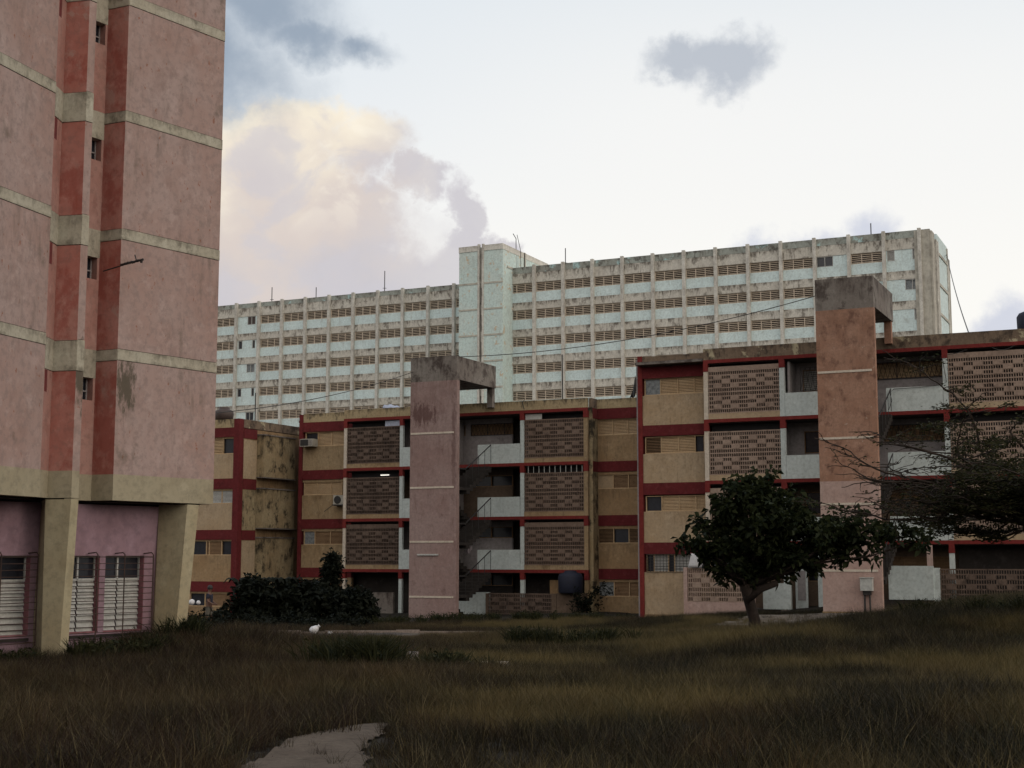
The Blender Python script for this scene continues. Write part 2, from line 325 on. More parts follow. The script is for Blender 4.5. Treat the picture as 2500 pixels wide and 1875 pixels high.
# ------------------------------------------------------------------ mesh helpers
class Frame:
    """A building's own axes: u along its front, v away from the viewer, z up."""
    def __init__(s, root, org): s.root = root; s.org = org
class MB:
    def __init__(s): s.v = []; s.f = []
    def box(s, x0, x1, y0, y1, z0, z1):
        i = len(s.v)
        s.v += [(x0, y0, z0), (x1, y0, z0), (x1, y1, z0), (x0, y1, z0), (x0, y0, z1), (x1, y0, z1), (x1, y1, z1), (x0, y1, z1)]
        s.f += [(i, i + 3, i + 2, i + 1), (i + 4, i + 5, i + 6, i + 7), (i, i + 1, i + 5, i + 4), (i + 1, i + 2, i + 6, i + 5), (i + 2, i + 3, i + 7, i + 6), (i + 3, i, i + 4, i + 7)]
        return s
    def slat(s, x0, x1, y, z, d, t, ang):
        """thin blade along x, depth d, thickness t, tilted so its front edge drops"""
        i = len(s.v); ca, sa = cos(ang), sin(ang)
        for x in (x0, x1):
            for (a, b) in ((-d / 2, -t / 2), (d / 2, -t / 2), (d / 2, t / 2), (-d / 2, t / 2)):
                s.v.append((x, y + a * ca - b * sa, z + a * sa + b * ca))
        s.f += [(i, i + 1, i + 2, i + 3), (i + 7, i + 6, i + 5, i + 4)] + [(i + k, i + 4 + k, i + 4 + (k + 1) % 4, i + (k + 1) % 4) for k in range(4)]
        return s
    def prism(s, poly, z0, z1, poly2=None):
        poly2 = poly2 or poly
        n = len(poly); i = len(s.v)
        s.v += [(x, y, z0) for x, y in poly] + [(x, y, z1) for x, y in poly2]
        s.f += [tuple(range(i + n - 1, i - 1, -1)), tuple(range(i + n, i + 2 * n))]
        s.f += [(i + k, i + (k + 1) % n, i + n + (k + 1) % n, i + n + k) for k in range(n)]
        return s
    def wall(s, p, q, z0, z1, t, off=0.0):
        """a wall from p to q; thickness t grows to the left of p->q, off shifts the outer face"""
        dx, dy = q[0] - p[0], q[1] - p[1]; L = math.hypot(dx, dy); nx, ny = -dy / L, dx / L
        a = (p[0] + nx * off, p[1] + ny * off); b = (q[0] + nx * off, q[1] + ny * off)
        return s.prism([a, b, (b[0] + nx * t, b[1] + ny * t), (a[0] + nx * t, a[1] + ny * t)], z0, z1)
    def tube(s, pts, r, n=6, r1=None):
        pts = [Vector(p) for p in pts]; m = len(pts); i0 = len(s.v)
        for k, pnt in enumerate(pts):
            d = (pts[min(k + 1, m - 1)] - pts[max(k - 1, 0)])
            if d.length < 1e-6: d = Vector((0, 0, 1))
            d.normalize()
            a = d.cross(Vector((0, 0, 1)) if abs(d.z) < .9 else Vector((1, 0, 0))).normalized(); b = d.cross(a)
            rr = (r + (r1 - r) * k / (m - 1)) if r1 is not None else r
            if isinstance(r, (list, tuple)): rr = r[k]
            for j in range(n):
                t = 2 * pi * j / n
                s.v.append(tuple(pnt + a * (rr * cos(t)) + b * (rr * sin(t))))
        for k in range(m - 1):
            for j in range(n):
                q = i0 + k * n; s.f.append((q + j, q + (j + 1) % n, q + n + (j + 1) % n, q + n + j))
        s.f.append(tuple(range(i0 + n - 1, i0 - 1, -1))); s.f.append(tuple(range(i0 + (m - 1) * n, i0 + m * n)))
        return s
    def lathe(s, c, prof, n=16):
        i0 = len(s.v); m = len(prof)
        for (r, z) in prof:
            for j in range(n):
                t = 2 * pi * j / n; s.v.append((c[0] + r * cos(t), c[1] + r * sin(t), c[2] + z))
        for k in range(m - 1):
            for j in range(n):
                q = i0 + k * n; s.f.append((q + j, q + (j + 1) % n, q + n + (j + 1) % n, q + n + j))
        s.f.append(tuple(range(i0 + n - 1, i0 - 1, -1))); s.f.append(tuple(range(i0 + (m - 1) * n, i0 + m * n)))
        return s
    def build(s, name, mat, parent=None, org=(0, 0, 0), smooth=False):
        me = bpy.data.meshes.new(name)
        me.from_pydata([(x - org[0], y - org[1], z - org[2]) for x, y, z in s.v], [], s.f)
        me.validate(); me.update()
        if smooth:
            me.polygons.foreach_set('use_smooth', [True] * len(me.polygons))
        me.materials.append(mat)
        ob = bpy.data.objects.new(name, me); sc.collection.objects.link(ob)
        if parent: ob.parent = parent
        return ob
def tag(o, label=None, cat=None, group=None, kind=None):
    if label: o['label'] = label
    if cat: o['category'] = cat
    if group: o['group'] = group
    if kind: o['kind'] = kind
    return o
def empty(name, loc, rz, label, cat, group=None):
    o = bpy.data.objects.new(name, None); sc.collection.objects.link(o)
    o.location = loc; o.rotation_euler = (0, 0, rz); o.empty_display_size = .3
    return tag(o, label, cat, group)
AL = radians(25.1)
def uvw(u, v, z=0.0):
    """row-of-blocks axes (u along the fronts, v away) to world"""
    return (u * cos(AL) + v * sin(AL), -u * sin(AL) + v * cos(AL), z)
def frame(name, u, v, z, label, cat, group=None):
    r = empty(name, uvw(u, v, z), -AL, label, cat, group)
    return Frame(r, (u, v, z))
def P(fr, mb, name, mat, parent=None, smooth=False):
    return mb.build(name, mat, parent or fr.root, fr.org, smooth)
def arr_mesh(name, verts, faces, mat, parent=None, org=None):
    me = bpy.data.meshes.new(name)
    verts = np.asarray(verts, dtype=np.float32)
    if org is not None: verts = verts - np.array(org, dtype=np.float32)
    faces = np.asarray(faces, dtype=np.int32); k = faces.shape[1]
    me.vertices.add(len(verts)); me.vertices.foreach_set('co', verts.ravel())
    me.loops.add(faces.size); me.loops.foreach_set('vertex_index', faces.ravel())
    me.polygons.add(len(faces)); me.polygons.foreach_set('loop_start', np.arange(0, faces.size, k, dtype=np.int32))
    me.polygons.foreach_set('loop_total', np.full(len(faces), k, dtype=np.int32))
    me.update(calc_edges=True); me.materials.append(mat)
    ob = bpy.data.objects.new(name, me); sc.collection.objects.link(ob)
    if parent: ob.parent = parent
    return ob

# ------------------------------------------------------------------ ground
CTRL = [(0, 0, 1.3), (0, 12, 1.16), (-8, 12, 1.1), (8, 12, 1.25), (-10, 22, .9), (-5, 22, .85), (-9.4, 30.1, .72), (-7.7, 33.4, .93), (-4, 32, .62), (-14, 36, .7), (0, 31, .55), (10, 30, .9), (14, 36, 1.35),
        (-1.5, 29.4, .55), (7.6, 45, .35), (0, 40, .3), (13, 40, 1.2), (-12, 45, .1), (-20, 54, -.1), (-10, 54, .0), (-3, 54, .0), (3, 52, .1), (-2.7, 71.9, -.02), (-15, 75, -.3), (-9, 66, -.25), (3.6, 69, .2), (5.9, 65.7, -.14), (9, 58, .3),
        (13.7, 57.6, .62), (10.5, 59, .5), (16, 62.5, .85), (20, 57, 1.05), (30, 50, 1.5), (18, 46, 1.6), (-30, 40, .3), (-30, 80, -.3), (30, 20, 1.6), (-30, 10, 1.0), (0, 100, 0), (-80, 120, 0), (60, 100, 1), (60, 20, 1.8)]
CA = np.array(CTRL, float)
def gz(x, y):
    x = np.asarray(x, float); y = np.asarray(y, float)
    d2 = (x[..., None] - CA[:, 0]) ** 2 + (y[..., None] - CA[:, 1]) ** 2 + .6
    wt = d2 ** -1.7
    z = (wt * CA[:, 2]).sum(-1) / wt.sum(-1)
    return z + .035 * np.sin(x * 1.1 + .7 * y) * np.sin(y * .83 + 1.3) + .02 * np.sin(2.7 * x + 1) * np.cos(2.3 * y)
def ground_z(x, y): return float(gz(np.array([x]), np.array([y]))[0])
def in_poly(x, y, poly):
    ins = np.zeros(x.shape, bool); n = len(poly)
    for i in range(n):
        x1, y1 = poly[i]; x2, y2 = poly[(i + 1) % n]
        c_ = ((y1 > y) != (y2 > y)) & (x < (x2 - x1) * (y - y1) / (y2 - y1 + 1e-9) + x1)
        ins ^= c_
    return ins
def sheet(name, xs, ys, mat, dz=0.0):
    gx, gy = np.meshgrid(xs, ys); z = gz(gx, gy) + dz
    n, m = gx.shape
    v = np.stack([gx.ravel(), gy.ravel(), z.ravel()], 1)
    idx = np.arange(n * m).reshape(n, m)
    f = np.stack([idx[:-1, :-1].ravel(), idx[:-1, 1:].ravel(), idx[1:, 1:].ravel(), idx[1:, :-1].ravel()], 1)
    ob = arr_mesh(name, v, f, mat); return tag(ob, kind='structure')
xs = np.concatenate([[-900, -400, -180, -90], np.arange(-50, 50.1, .7), [90, 180, 400, 900]])
ys = np.concatenate([[-300, -120, -50, -20], np.arange(-6, 90, .7), [100, 130, 180, 300, 600, 1500]])
sheet('ground', xs, ys, soil)
def strip(name, poly, mat, dz, res=.5, kind='structure'):
    """a path: a grid sheet cut to a polygon, laid just over the ground"""
    px = [p_[0] for p_ in poly]; py = [p_[1] for p_ in poly]
    X_ = np.arange(min(px), max(px) + res, res); Y_ = np.arange(min(py), max(py) + res, res)
    gx, gy = np.meshgrid(X_, Y_); n, m = gx.shape
    idx = np.arange(n * m).reshape(n, m)
    cx = (gx[:-1, :-1] + gx[1:, 1:]) / 2; cy = (gy[:-1, :-1] + gy[1:, 1:]) / 2
    keep = in_poly(cx, cy, poly).ravel()
    f = np.stack([idx[:-1, :-1].ravel(), idx[:-1, 1:].ravel(), idx[1:, 1:].ravel(), idx[1:, :-1].ravel()], 1)[keep]
    v = np.stack([gx.ravel(), gy.ravel(), gz(gx, gy).ravel() + dz], 1)
    return tag(arr_mesh(name, v, f, mat), kind=kind)
PATH_F = [(-1.35, 15.7), (-1.62, 15.2), (-1.87, 14.4), (-2.06, 13.8), (-2.18, 13.1), (-2.26, 12.5), (-2.24, 12.1), (-2.1, 10.5), (-1.9, 8), (-1.0, 8), (-1.08, 10.5), (-1.2, 12.1), (-1.32, 13.2), (-1.30, 14.2)]
PATH_L = [(-5.2, 16.6), (-4.6, 16.4), (-3.5, 14.2), (-3.9, 13.9), (-4.9, 15.2)]
PATH_C = [(7.0, 52.5), (12.5, 52.2), (17.5, 55.6), (16.5, 59.5), (10.2, 60.3), (8.8, 57.8)]
PATH_C2 = [(8.6, 49.6), (13.5, 51.0), (12.5, 52.9), (7.4, 52.9)]
ROAD = [(-26, 46.2), (-14, 44.6), (-10.0, 44.6), (-8.2, 48.0), (-7.2, 50.8), (-3.0, 52.6), (-2.4, 54.6), (-26, 54.4)]
SAND_M = [(-4.2, 52.0), (-1.6, 50.3), (-1.2, 52.2), (-2.0, 54.4), (-3.6, 54.4)]
def ragged(poly, amp=.10, step_=.25):
    out_ = []
    for i in range(len(poly)):
        a_, b_ = poly[i], poly[(i + 1) % len(poly)]; n = max(1, int(math.hypot(b_[0] - a_[0], b_[1] - a_[1]) / step_))
        out_ += [(a_[0] + (b_[0] - a_[0]) * j / n + random.uniform(-amp, amp), a_[1] + (b_[1] - a_[1]) * j / n + random.uniform(-amp, amp)) for j in range(n)]
    return out_
strip('path', ragged(PATH_F, .06), sand, .03, .04)
strip('side_path', ragged(PATH_L), sand, .03, .06)
strip('entrance_path', PATH_C, conc, .04, .25)
strip('grass_path', PATH_C2, sand, .03, .25)
strip('road', ROAD, asph, .03, .4)
strip('sand_patch', SAND_M, sand, .05, .2)
k = MB()
def kerb(pts, w_=.14, h=.12):
    for (x0, y0), (x1, y1) in zip(pts[:-1], pts[1:]):
        n = max(1, int(math.hypot(x1 - x0, y1 - y0) / .8))
        for i in range(n):
            a_ = (x0 + (x1 - x0) * i / n, y0 + (y1 - y0) * i / n); b_ = (x0 + (x1 - x0) * (i + .985) / n, y0 + (y1 - y0) * (i + .985) / n)
            z = ground_z(*a_)
            k.wall(a_, b_, z - .2, z + h, w_)
kerb([(-26, 54.5), (-14, 54.5), (-8, 54.6), (-3.5, 54.6), (1.5, 54.2)])
kerb([(-26, 46.0), (-14, 44.4), (-10.2, 44.4), (-8.6, 46.6), (-7.9, 49.2), (-7.0, 50.7)])
tag(k.build('kerb', kerbm), kind='structure')

# ------------------------------------------------------------------ pink tower on the left
tw = empty('tower_block', (-8.7, 31, .7), 0, 'tall pink tower with pale bands and red fins raised over a violet ground floor', 'apartment tower')
TO = (-8.7, 31, .7)
def TP(mb, name, mat, parent=None): return mb.build(name, mat, parent or tw, TO)
dA = (sin(radians(16.7)), cos(radians(16.7))); dB = (sin(radians(36.5)), cos(radians(36.5)))
P1 = (-9.77, 29.43); P0 = (P1[0] - 24 * dA[0], P1[1] - 24 * dA[1])  # P0 lies out of view; wall stretched that far to block sky light
P2 = (-9.757, 29.90); P3 = (-9.22, 29.78); P4 = (-9.11, 29.93)
R0 = (-9.81, 30.49); R1 = (-9.264, 31.33); P5 = (-8.72, 31.08); P6 = (-7.01, 33.40)
P7 = (-16.5, 40.5); P8 = (-30, 12)
ZT = 29.0; ZB = 4.13; Z0 = 4.70
def seg(name, p, q, z0, z1, mat, off=0.0, t=.3, parent=None):
    mb = MB().wall(p, q, z0, z1, t, off); return TP(mb, name, mat, parent)
ring = [P0, P1, P2, P3, P4, R0, R1, P5, P6, P7, P8]
# core closes the volume a little behind the facing walls
core = [(P0[0] - .5, P0[1]), (P1[0] - .3, P1[1] + .2), (-10.1, 30.3), (-9.45, 30.05), (R0[0] - .3, R0[1] + .1), (R1[0] - .32, R1[1] + .1), (P5[0] - .1, P5[1] + .35), (P6[0] - .32, P6[1] + .02), P7, P8]
TP(MB().prism(core, ZB + .05, ZT), 'core', pinkw)
NF = 9; FH = 2.72
def lv(k): return 7.23 + FH * k          # underside of the thin band over storey k
def facing(p, q, main, label_, band0, bandh, T=.3, bandmat=bandm, mat=None):
    """one facet of the tower: base beam, wall and the bands that cross it"""
    TP(MB().wall(p, q, ZB, Z0, T), 'base_beam', cream)
    z = Z0
    wl = MB(); bd = MB()
    for k_ in range(NF):
        b0 = band0 + FH * k_
        if b0 > ZT: break
        wl.wall(p, q, z, min(b0 - .012, ZT), T); TP(MB().wall(p, q, b0, b0 + bandh, T, -.012), 'band', bandmat); z = b0 + bandh + .012
    wl.wall(p, q, z, max(ZT, z + .1), T)
    TP(wl, label_, main)
# walls run so that "left of p->q" is inside the tower
def rv(p, q): return (q, p)
facing(P0, P1, pinkw, 'wall_panel', 7.32, .24)
facing(P5, P6, pinkw, 'wall_panel', 7.23, .24)
facing(P6, P7, pinkw, 'wall_panel', 7.23, .24)
facing(P1, P2, redl, 'red_facet', 6.82, .66, .08)
facing(P2, P3, redw, 'red_facet', 6.82, .64, .08)
facing(P3, P4, pinkw, 'fin_edge', 6.82, .66, .08)
facing(P4, R0, redw, 'red_facet', 6.82, .64, .03)
facing(R1, P5, redw, 'red_facet', 7.22, .24)
# recessed window wall between the fin and the right-hand panel
TP(MB().wall(R0, R1, ZB, Z0, .3), 'base_beam', cream)
wl = MB(); bd = MB(); z = Z0
ws = (R1[0] - .52 * .545, R1[1] - .52 * .839); we = (R1[0] - .06 * .545, R1[1] - .06 * .839)
win_z = []
for k_ in range(NF):
    wt_, wb = 6.84 + FH * k_, 6.34 + FH * k_
    if wt_ > ZT: break
    wl.wall(R0, R1, z, wb, .3)
    bd.wall(R0, R1, wt_, 7.47 + FH * k_, .3, -.006)
    wl.wall(R0, ws, wb, wt_, .3); wl.wall(we, R1, wb, wt_, .3)
    win_z.append((wb, wt_)); z = 7.47 + FH * k_
wl.wall(R0, R1, z, ZT, .3)
TP(wl, 'window_wall', redl); TP(bd, 'window_lintel', bandm)
for (wb, wt_) in win_z[:5]:
    fr_ = TP(MB().wall(ws, we, wb, wt_, .04, .22), 'window', dpane)
    b_ = MB()
    for t_ in (0.0, .33, .66, .93):
        a_ = (ws[0] + (we[0] - ws[0]) * t_, ws[1] + (we[1] - ws[1]) * t_); c_ = (ws[0] + (we[0] - ws[0]) * (t_ + .07), ws[1] + (we[1] - ws[1]) * (t_ + .07))
        b_.wall(a_, c_, wb, wt_, .03, .18)
    b_.wall(ws, we, wb + .2, wb + .23, .03, .175)
    TP(b_, 'frame', greyw, fr_)
sp = (P1[0] + (P2[0] - P1[0]) * .05, P1[1] + (P2[1] - P1[1]) * .05); sq = (P1[0] + (P2[0] - P1[0]) * .36, P1[1] + (P2[1] - P1[1]) * .36)
for k_ in range(5):
    TP(MB().wall(sp, sq, 6.34 + FH * k_, 6.80 + FH * k_, .05, -.004), 'slot_window', plain('slot_red%d' % k_, (.13, .02, .02), .9) if k_ == 0 else MATS['slot_red0'])
# underside, ground floor and leaning fins
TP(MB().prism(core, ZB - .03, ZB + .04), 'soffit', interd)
UG = -26.3
nB = (cos(radians(36.5)), -sin(radians(36.5)))
def GB(v, off=0.0):
    U_ = UG + off
    return (U_ * nB[0] + v * dB[0], U_ * nB[1] + v * dB[1])
GZ0, GZ1 = .2, ZB - .07
wins = [(17.2, 18.36, 1.23, 2.93), (19.33, 20.14, 1.23, 2.93), (20.29, 21.37, 1.23, 2.93)]
wl = MB()
wl.wall(GB(8), GB(22.7), GZ0, 1.23, .35); wl.wall(GB(8), GB(22.7), 2.93, GZ1, .35)
edges = [8] + [e_ for w_ in wins for e_ in w_[:2]] + [22.7]
for i in range(0, len(edges), 2): wl.wall(GB(edges[i]), GB(edges[i + 1]), 1.23, 2.93, .35)
TP(wl, 'ground_wall', violet)
TP(MB().wall(GB(22.7), (-16, 38.5), GZ0, GZ1, .35), 'ground_wall', violet)
def tframe(a_, b_, z0_, z1_, d0, t_): return MB().wall(GB(a_), GB(b_), z0_, z1_, t_, d0)
for (a_, b_, z0_, z1_) in wins:
    zm = 2.40
    wn = TP(MB().wall(GB(a_), GB(b_), zm, z1_, .03, .20), 'window', dpane)
    f_ = MB()
    mid = a_ + (b_ - a_) * .42
    for q0, q1 in ((a_, a_ + .03), (mid - .02, mid + .02), (b_ - .03, b_)): f_.wall(GB(q0), GB(q1), zm, z1_, .05, .15)
    f_.wall(GB(a_), GB(b_), z1_ - .04, z1_, .045, .152); f_.wall(GB(a_), GB(b_), zm - .02, zm + .03, .05, .15)
    TP(f_, 'frame', shut, wn)
    s_ = MB(); n_ = 9
    for q0, q1 in ((a_ + .02, mid - .02), (mid + .02, b_ - .02)):
        for j in range(n_):
            zz = z0_ + (zm - z0_) * j / n_; hh = (zm - z0_) / n_
            i = len(s_.v)
            A_, B_ = GB(q0), GB(q1)
            for (pt, z_, dd) in ((A_, zz, .0), (B_, zz, .0), (B_, zz + hh * .93, .055), (A_, zz + hh * .93, .055)):
                s_.v.append((pt[0] - nB[0] * (.14 + dd), pt[1] - nB[1] * (.14 + dd), z_))
            for (pt, z_, dd) in ((A_, zz, .015), (B_, zz, .015), (B_, zz + hh * .93, .07), (A_, zz + hh * .93, .07)):
                s_.v.append((pt[0] - nB[0] * (.14 + dd), pt[1] - nB[1] * (.14 + dd), z_))
            s_.f += [(i, i + 1, i + 2, i + 3), (i + 7, i + 6, i + 5, i + 4), (i, i + 4, i + 5, i + 1), (i + 3, i + 2, i + 6, i + 7)]
    TP(s_, 'shutter', shut, wn)
    TP(MB().wall(GB(a_), GB(b_), z0_ - .0, z0_ + .045, .3, .04), 'sill', violetd, wn)
    rr_ = MB().wall(GB(b_ - .012), GB(b_), z0_ + .05, z1_ - .05, .16, .005)
    TP(rr_, 'reveal', violetd, wn)
def grille(v0, v1, posts, z0_, z1_):
    m_ = MB()
    OFF = .34
    for vz in posts:
        m_.tube([(*GB(vz, -.02), z1_ + .08), (*GB(vz - .0, OFF - .06), z1_ + .1), (*GB(vz, OFF), z1_ + .05), (*GB(vz, OFF), z0_ - .05), (*GB(vz, OFF - .08), z0_ - .12), (*GB(vz, -.02), z0_ - .12)], .014, 6)
    n_ = 13
    for j in range(n_ + 1):
        zz = z0_ + (z1_ - z0_) * j / n_ + random.uniform(-.008, .008)
        m_.tube([(*GB(v0, OFF), zz), (*GB((v0 + v1) / 2, OFF + random.uniform(-.006, .006)), zz - .006), (*GB(v1, OFF), zz + random.uniform(-.01, .01))], .009, 5)
    for zz in (z0_, z1_):
        m_.tube([(*GB(v1, OFF), zz), (*GB(v1, -.02), zz)], .010, 5)
    TP(m_, 'security_grille', iron)
grille(16.4, 18.30, [16.6, 17.42, 18.30], 1.12, 2.90)
grille(19.0, 21.35, [19.0, 19.82, 20.55, 21.35], 1.12, 2.90)
for (a_, b_) in ((16.4, 18.3), (19.2, 21.5)):
    TP(MB().wall(GB(a_), GB(b_), 1.15, 1.21, .05, -.12), 'window_ledge', interd)
def rat(r_, p, d):   # point p+t*d whose direction from the viewer is r_
    t_ = (p[0] - r_ * p[1]) / (r_ * d[1] - d[0]); return (p[0] + d[0] * t_, p[1] + d[1] * t_)
dF = (-.98, .205); dC = (-.906, .423)
def fin(nm, pr, pl, back, prb, plb, backb, zb):
    # pr: right end of the light edge face, pl: ridge, back: where the brown side meets the wall
    top = [back, pl, pr, (pr[0] - 1.1, pr[1] + .9)]
    bot = [backb, plb, prb, (prb[0] - 1.1, prb[1] + .9)]
    # light edge strip is proud of the side
    TP(MB().prism(bot, zb, ZB - .03, top), 'leaning_column', creamd)
fin('a', P4, P3, rat(-.3276, P3, dF), rat(-.3087, (P4[0] - .12, P4[1] + .02), dB), rat(-.3144, (P3[0] - .1, P3[1] + .03), dF), rat(-.3262, P3, dF), .35)
Q1 = rat(-.2198, P6, (-dB[0], -dB[1])); Q0 = rat(-.2278, P6, (-dB[0], -dB[1]))
Q1b = rat(-.2281, P6, (-dB[0], -dB[1])); Q0b = rat(-.2350, P6, (-dB[0], -dB[1]))
fin('b', Q1, Q0, rat(-.2478, Q0, dC), Q1b, Q0b, rat(-.2489, Q0b, dC), .5)
# storey-high washing-line pole with a rag of rope on it
ant = MB().tube([(-9.0, 30.75, 9.15), (-8.35, 30.2, 9.19), (-7.9, 29.9, 9.22)], .014, 6)
for i in range(14):
    t_ = i / 13; x_ = -8.5 + .55 * t_; y_ = 30.32 - .38 * t_
    ant.tube([(x_, y_, 9.19 + .035 * random.random()), (x_ + .04, y_ - .03, 9.20 + .03 * t_ + .03 * random.random())], .022, 5)
ant.tube([(-8.08, 30.0, 9.24), (-8.12, 30.02, 9.36)], .014, 5); ant.tube([(-7.93, 29.9, 9.24), (-7.95, 29.92, 9.16)], .026, 6)
tag(ant.build('wall_pole', irond), 'thin dark pole with tangled rope sticking out of the pink tower wall', 'pole')

# ------------------------------------------------------------------ blocks of flats: shared builders
def louvre_window(fr, u0, u1, v, z0, z1, kinds, name='window', slat=louv, frame_mat=louv):
    """kinds: list of (u_end, kind) sections; kind in louvre, dark, glass, open_louvre"""
    fm = MB(); t = .035
    fm.box(u0, u1, v - .03, v + .07, z1 - t, z1); fm.box(u0, u1, v - .04, v + .07, z0, z0 + t)
    root = None; a = u0
    secs = []
    for (b, kd) in kinds:
        fm.box(a, a + t, v - .025, v + .065, z0 + t, z1 - t)
        secs.append((a + t, b, kd)); a = b
    fm.box(u1 - t, u1, v - .02, v + .065, z0 + t, z1 - t)
    root = P(fr, fm, name, frame_mat)
    for (a, b, kd) in secs:
        b = b if b < u1 - .001 else u1 - t
        if kd == 'louvre' or kd == 'open_louvre' or kd == 'dark_louvre':
            s = MB(); n = 10; h = (z1 - z0 - 2 * t) / n
            ang = radians({'louvre': 50, 'open_louvre': 12, 'dark_louvre': 24}[kd])
            for i in range(n): s.slat(a, b, v + .03, z0 + t + h * (i + .5), h * .98, .012, ang)
            P(fr, s, 'louvre', slat if kd != 'dark_louvre' else louvb, root)
            P(fr, MB().box(a, b, v + .10, v + .11, z0, z1), 'backing', dark, root)
        elif kd == 'dark': P(fr, MB().box(a, b, v + .10, v + .11, z0 + t, z1 - t), 'pane', dpane, root)
        elif kd == 'glass': P(fr, MB().box(a, b, v + .03, v + .04, z0 + t, z1 - t), 'pane', fpane, root)
        elif kd == 'panel': P(fr, MB().box(a, b, v + .02, v + .04, z0 + t, z1 - t), 'board', yel, root)
    return root
def lattice(fr, u0, u1, v, z0, rows=10, mat=lat, pitch=.195, top_solid=True, h_top=.2, jitter=0):
    """breeze-block screen: slotted blocks in courses, with solid blocks standing slightly proud"""
    m = MB(); d0, d1 = v, v + .10; W = .40
    P_sol = {2: 1, 4: 1, 7: 1, 9: 1, 3: 2, 8: 2}
    zt = z0 + rows * pitch
    for r in range(rows + 1):
        m.box(u0, u1, d0 + .004, d1, z0 + r * pitch - .028, z0 + r * pitch + .028)
    for r in range(rows):
        rr = rows - r       # course number from the top
        zb = z0 + r * pitch + .028; zt_ = z0 + (r + 1) * pitch - .028
        j = 0; a = u0 - .18
        while a < u1:
            b = a + W; A, B = max(a, u0), min(b, u1)
            solid = (P_sol.get(rr, 0) == 1 and j % 2 == 1) or (P_sol.get(rr, 0) == 2 and j % 4 == 2)
            if solid and B - A > .1:
                m.box(A + .006, B - .006, d0 - .012, d1 - .01, zb - .03, zt_ + .03)
            else:
                for q in range(4):
                    s0 = a + q * .1; s1 = s0 + .034
                    if s0 >= u0 - .001 and s1 <= u1 + .001: m.box(s0, s1, d0 + .001, d1 - .001, zb, zt_)
            a = b; j += 1
    if top_solid: m.box(u0, u1, d0 + .003, d1, zt + .028, zt + h_top)
    return P(fr, m, 'lattice_screen', mat)
def grille_x(fr, u0, u1, v, z0, z1, step=.16, name='grille', mat=irond):
    m = MB(); r = .010
    for z in (z0, z1): m.box(u0, u1, v - .012, v + .012, z - .015, z + .015)
    n = max(1, int(round((u1 - u0) / step)))
    for i in range(n + 1):
        u = u0 + (u1 - u0) * i / n
        if i < n:
            uu = u0 + (u1 - u0) * (i + 1) / n
            m.tube([(u, v, z0), (uu, v, z1)], r, 4); m.tube([(uu, v + .015, z0), (u, v + .015, z1)], r, 4)
        if i % 5 == 0: m.box(u - .014, u + .014, v - .014, v + .014, z0, z1)
    return P(fr, m, name, mat)

def stair_tower(fr, ua, ub, vf, vb, zbase, zcap0, zcap1, strips, colmat, upmat=None, zsplit=None, levels=(), zdoor=0):
    """thin front wall, stairs behind it, water-tank box on top that reaches back to the roof"""
    t = .32
    if upmat: 
        w1 = P(fr, MB().box(ua, ub, vf, vf + t, zbase, zsplit), 'stair_wall', colmat)
        w2 = P(fr, MB().box(ua, ub, vf, vf + t, zsplit, zcap0), 'stair_wall', upmat)
    else:
        w1 = P(fr, MB().box(ua, ub, vf, vf + t, zbase, zcap0), 'stair_wall', colmat)
    for z in strips:
        P(fr, MB().box(ua + .03, ub - .14, vf - .025, vf + .02, z - .045, z + .045), 'trim_strip', trimw, w1)
    c_ = MB()
    c_.box(ua, ub, vf, vf + t, zcap0 + .001, zcap1); c_.box(ua, ua + .15, vf + t, vb, zcap0 + .05, zcap1 - .02); c_.box(ub - .15, ub, vf + t, vb, zcap0 + .05, zcap1 - .02)
    c_.box(ua + .15, ub - .15, vf + t, vb, zcap0 + .05, zcap0 + .2); c_.box(ua + .15, ub - .15, vb - .15, vb, zcap0 + .2, zcap1 - .02); c_.box(ua + .15, ub - .15, vf + t, vb - .15, zcap1 - .18, zcap1 - .08)
    P(fr, c_, 'roof_tank_box', capm)
    zr = levels[-1]
    P(fr, MB().box(ub - .34, ub - .04, vb - .34, vb - .04, zr + .2, zcap0 + .05).box(ua + .04, ua + .34, vb - .34, vb - .04, zr + .2, zcap0 + .05), 'roof_post', salm if upmat else capm)
    # dog-leg flights
    um = (ua + ub) / 2
    for i, L in enumerate(levels[:-2] if len(levels) > 1 else []):
        Ln = levels[i + 1]; mid = (L + Ln) / 2
        fl = MB()
        v_in, v_out = vb - .25, vf + 1.35
        for (uu0, uu1, zA, zB, vA, vB) in ((um + .06, ub - .12, Ln, mid, v_in, v_out), (ua + .12, um - .06, mid, L, v_out, v_in)):
            n = 8
            for s_ in range(n):
                f0, f1 = s_ / n, (s_ + 1) / n
                va, vb_ = vA + (vB - vA) * f0, vA + (vB - vA) * f1
                z_ = zA + (zB - zA) * f1
                fl.box(uu0, uu1, min(va, vb_), max(va, vb_) + .001, z_ - .30, z_)
        fl.box(ua + .12, ub - .12, vf + t, v_out, mid - .14, mid)
        st = P(fr, fl, 'stair_flight', interd)
        rl = MB()
        for (uu, zA, zB, vA, vB) in ((ub - .16, Ln, mid, v_in, v_out),):
            rl.tube([(uu, vA, zA + .95), (uu, vB, zB + .95)], .03, 6)
            for q in range(5):
                f = q / 4; vv = vA + (vB - vA) * f; zz = zA + (zB - zA) * f
                rl.tube([(uu, vv, zz), (uu, vv, zz + .95)], .014, 5)
            rl.box(uu - .02, uu + .02, vf + t, v_out, mid + .88, mid + .95)
        P(fr, rl, 'railing', irond, st)

# ------------------------------------------------------------------ right-hand block
C = frame('apartment_block', -12, 62.2, 0, 'right-hand yellow block with red bands, stained parapet and salmon stair tower', 'apartment block', None)
DC = 62.2; LV = [3.60, 6.34, 9.13, 11.86]
UR = -5.31
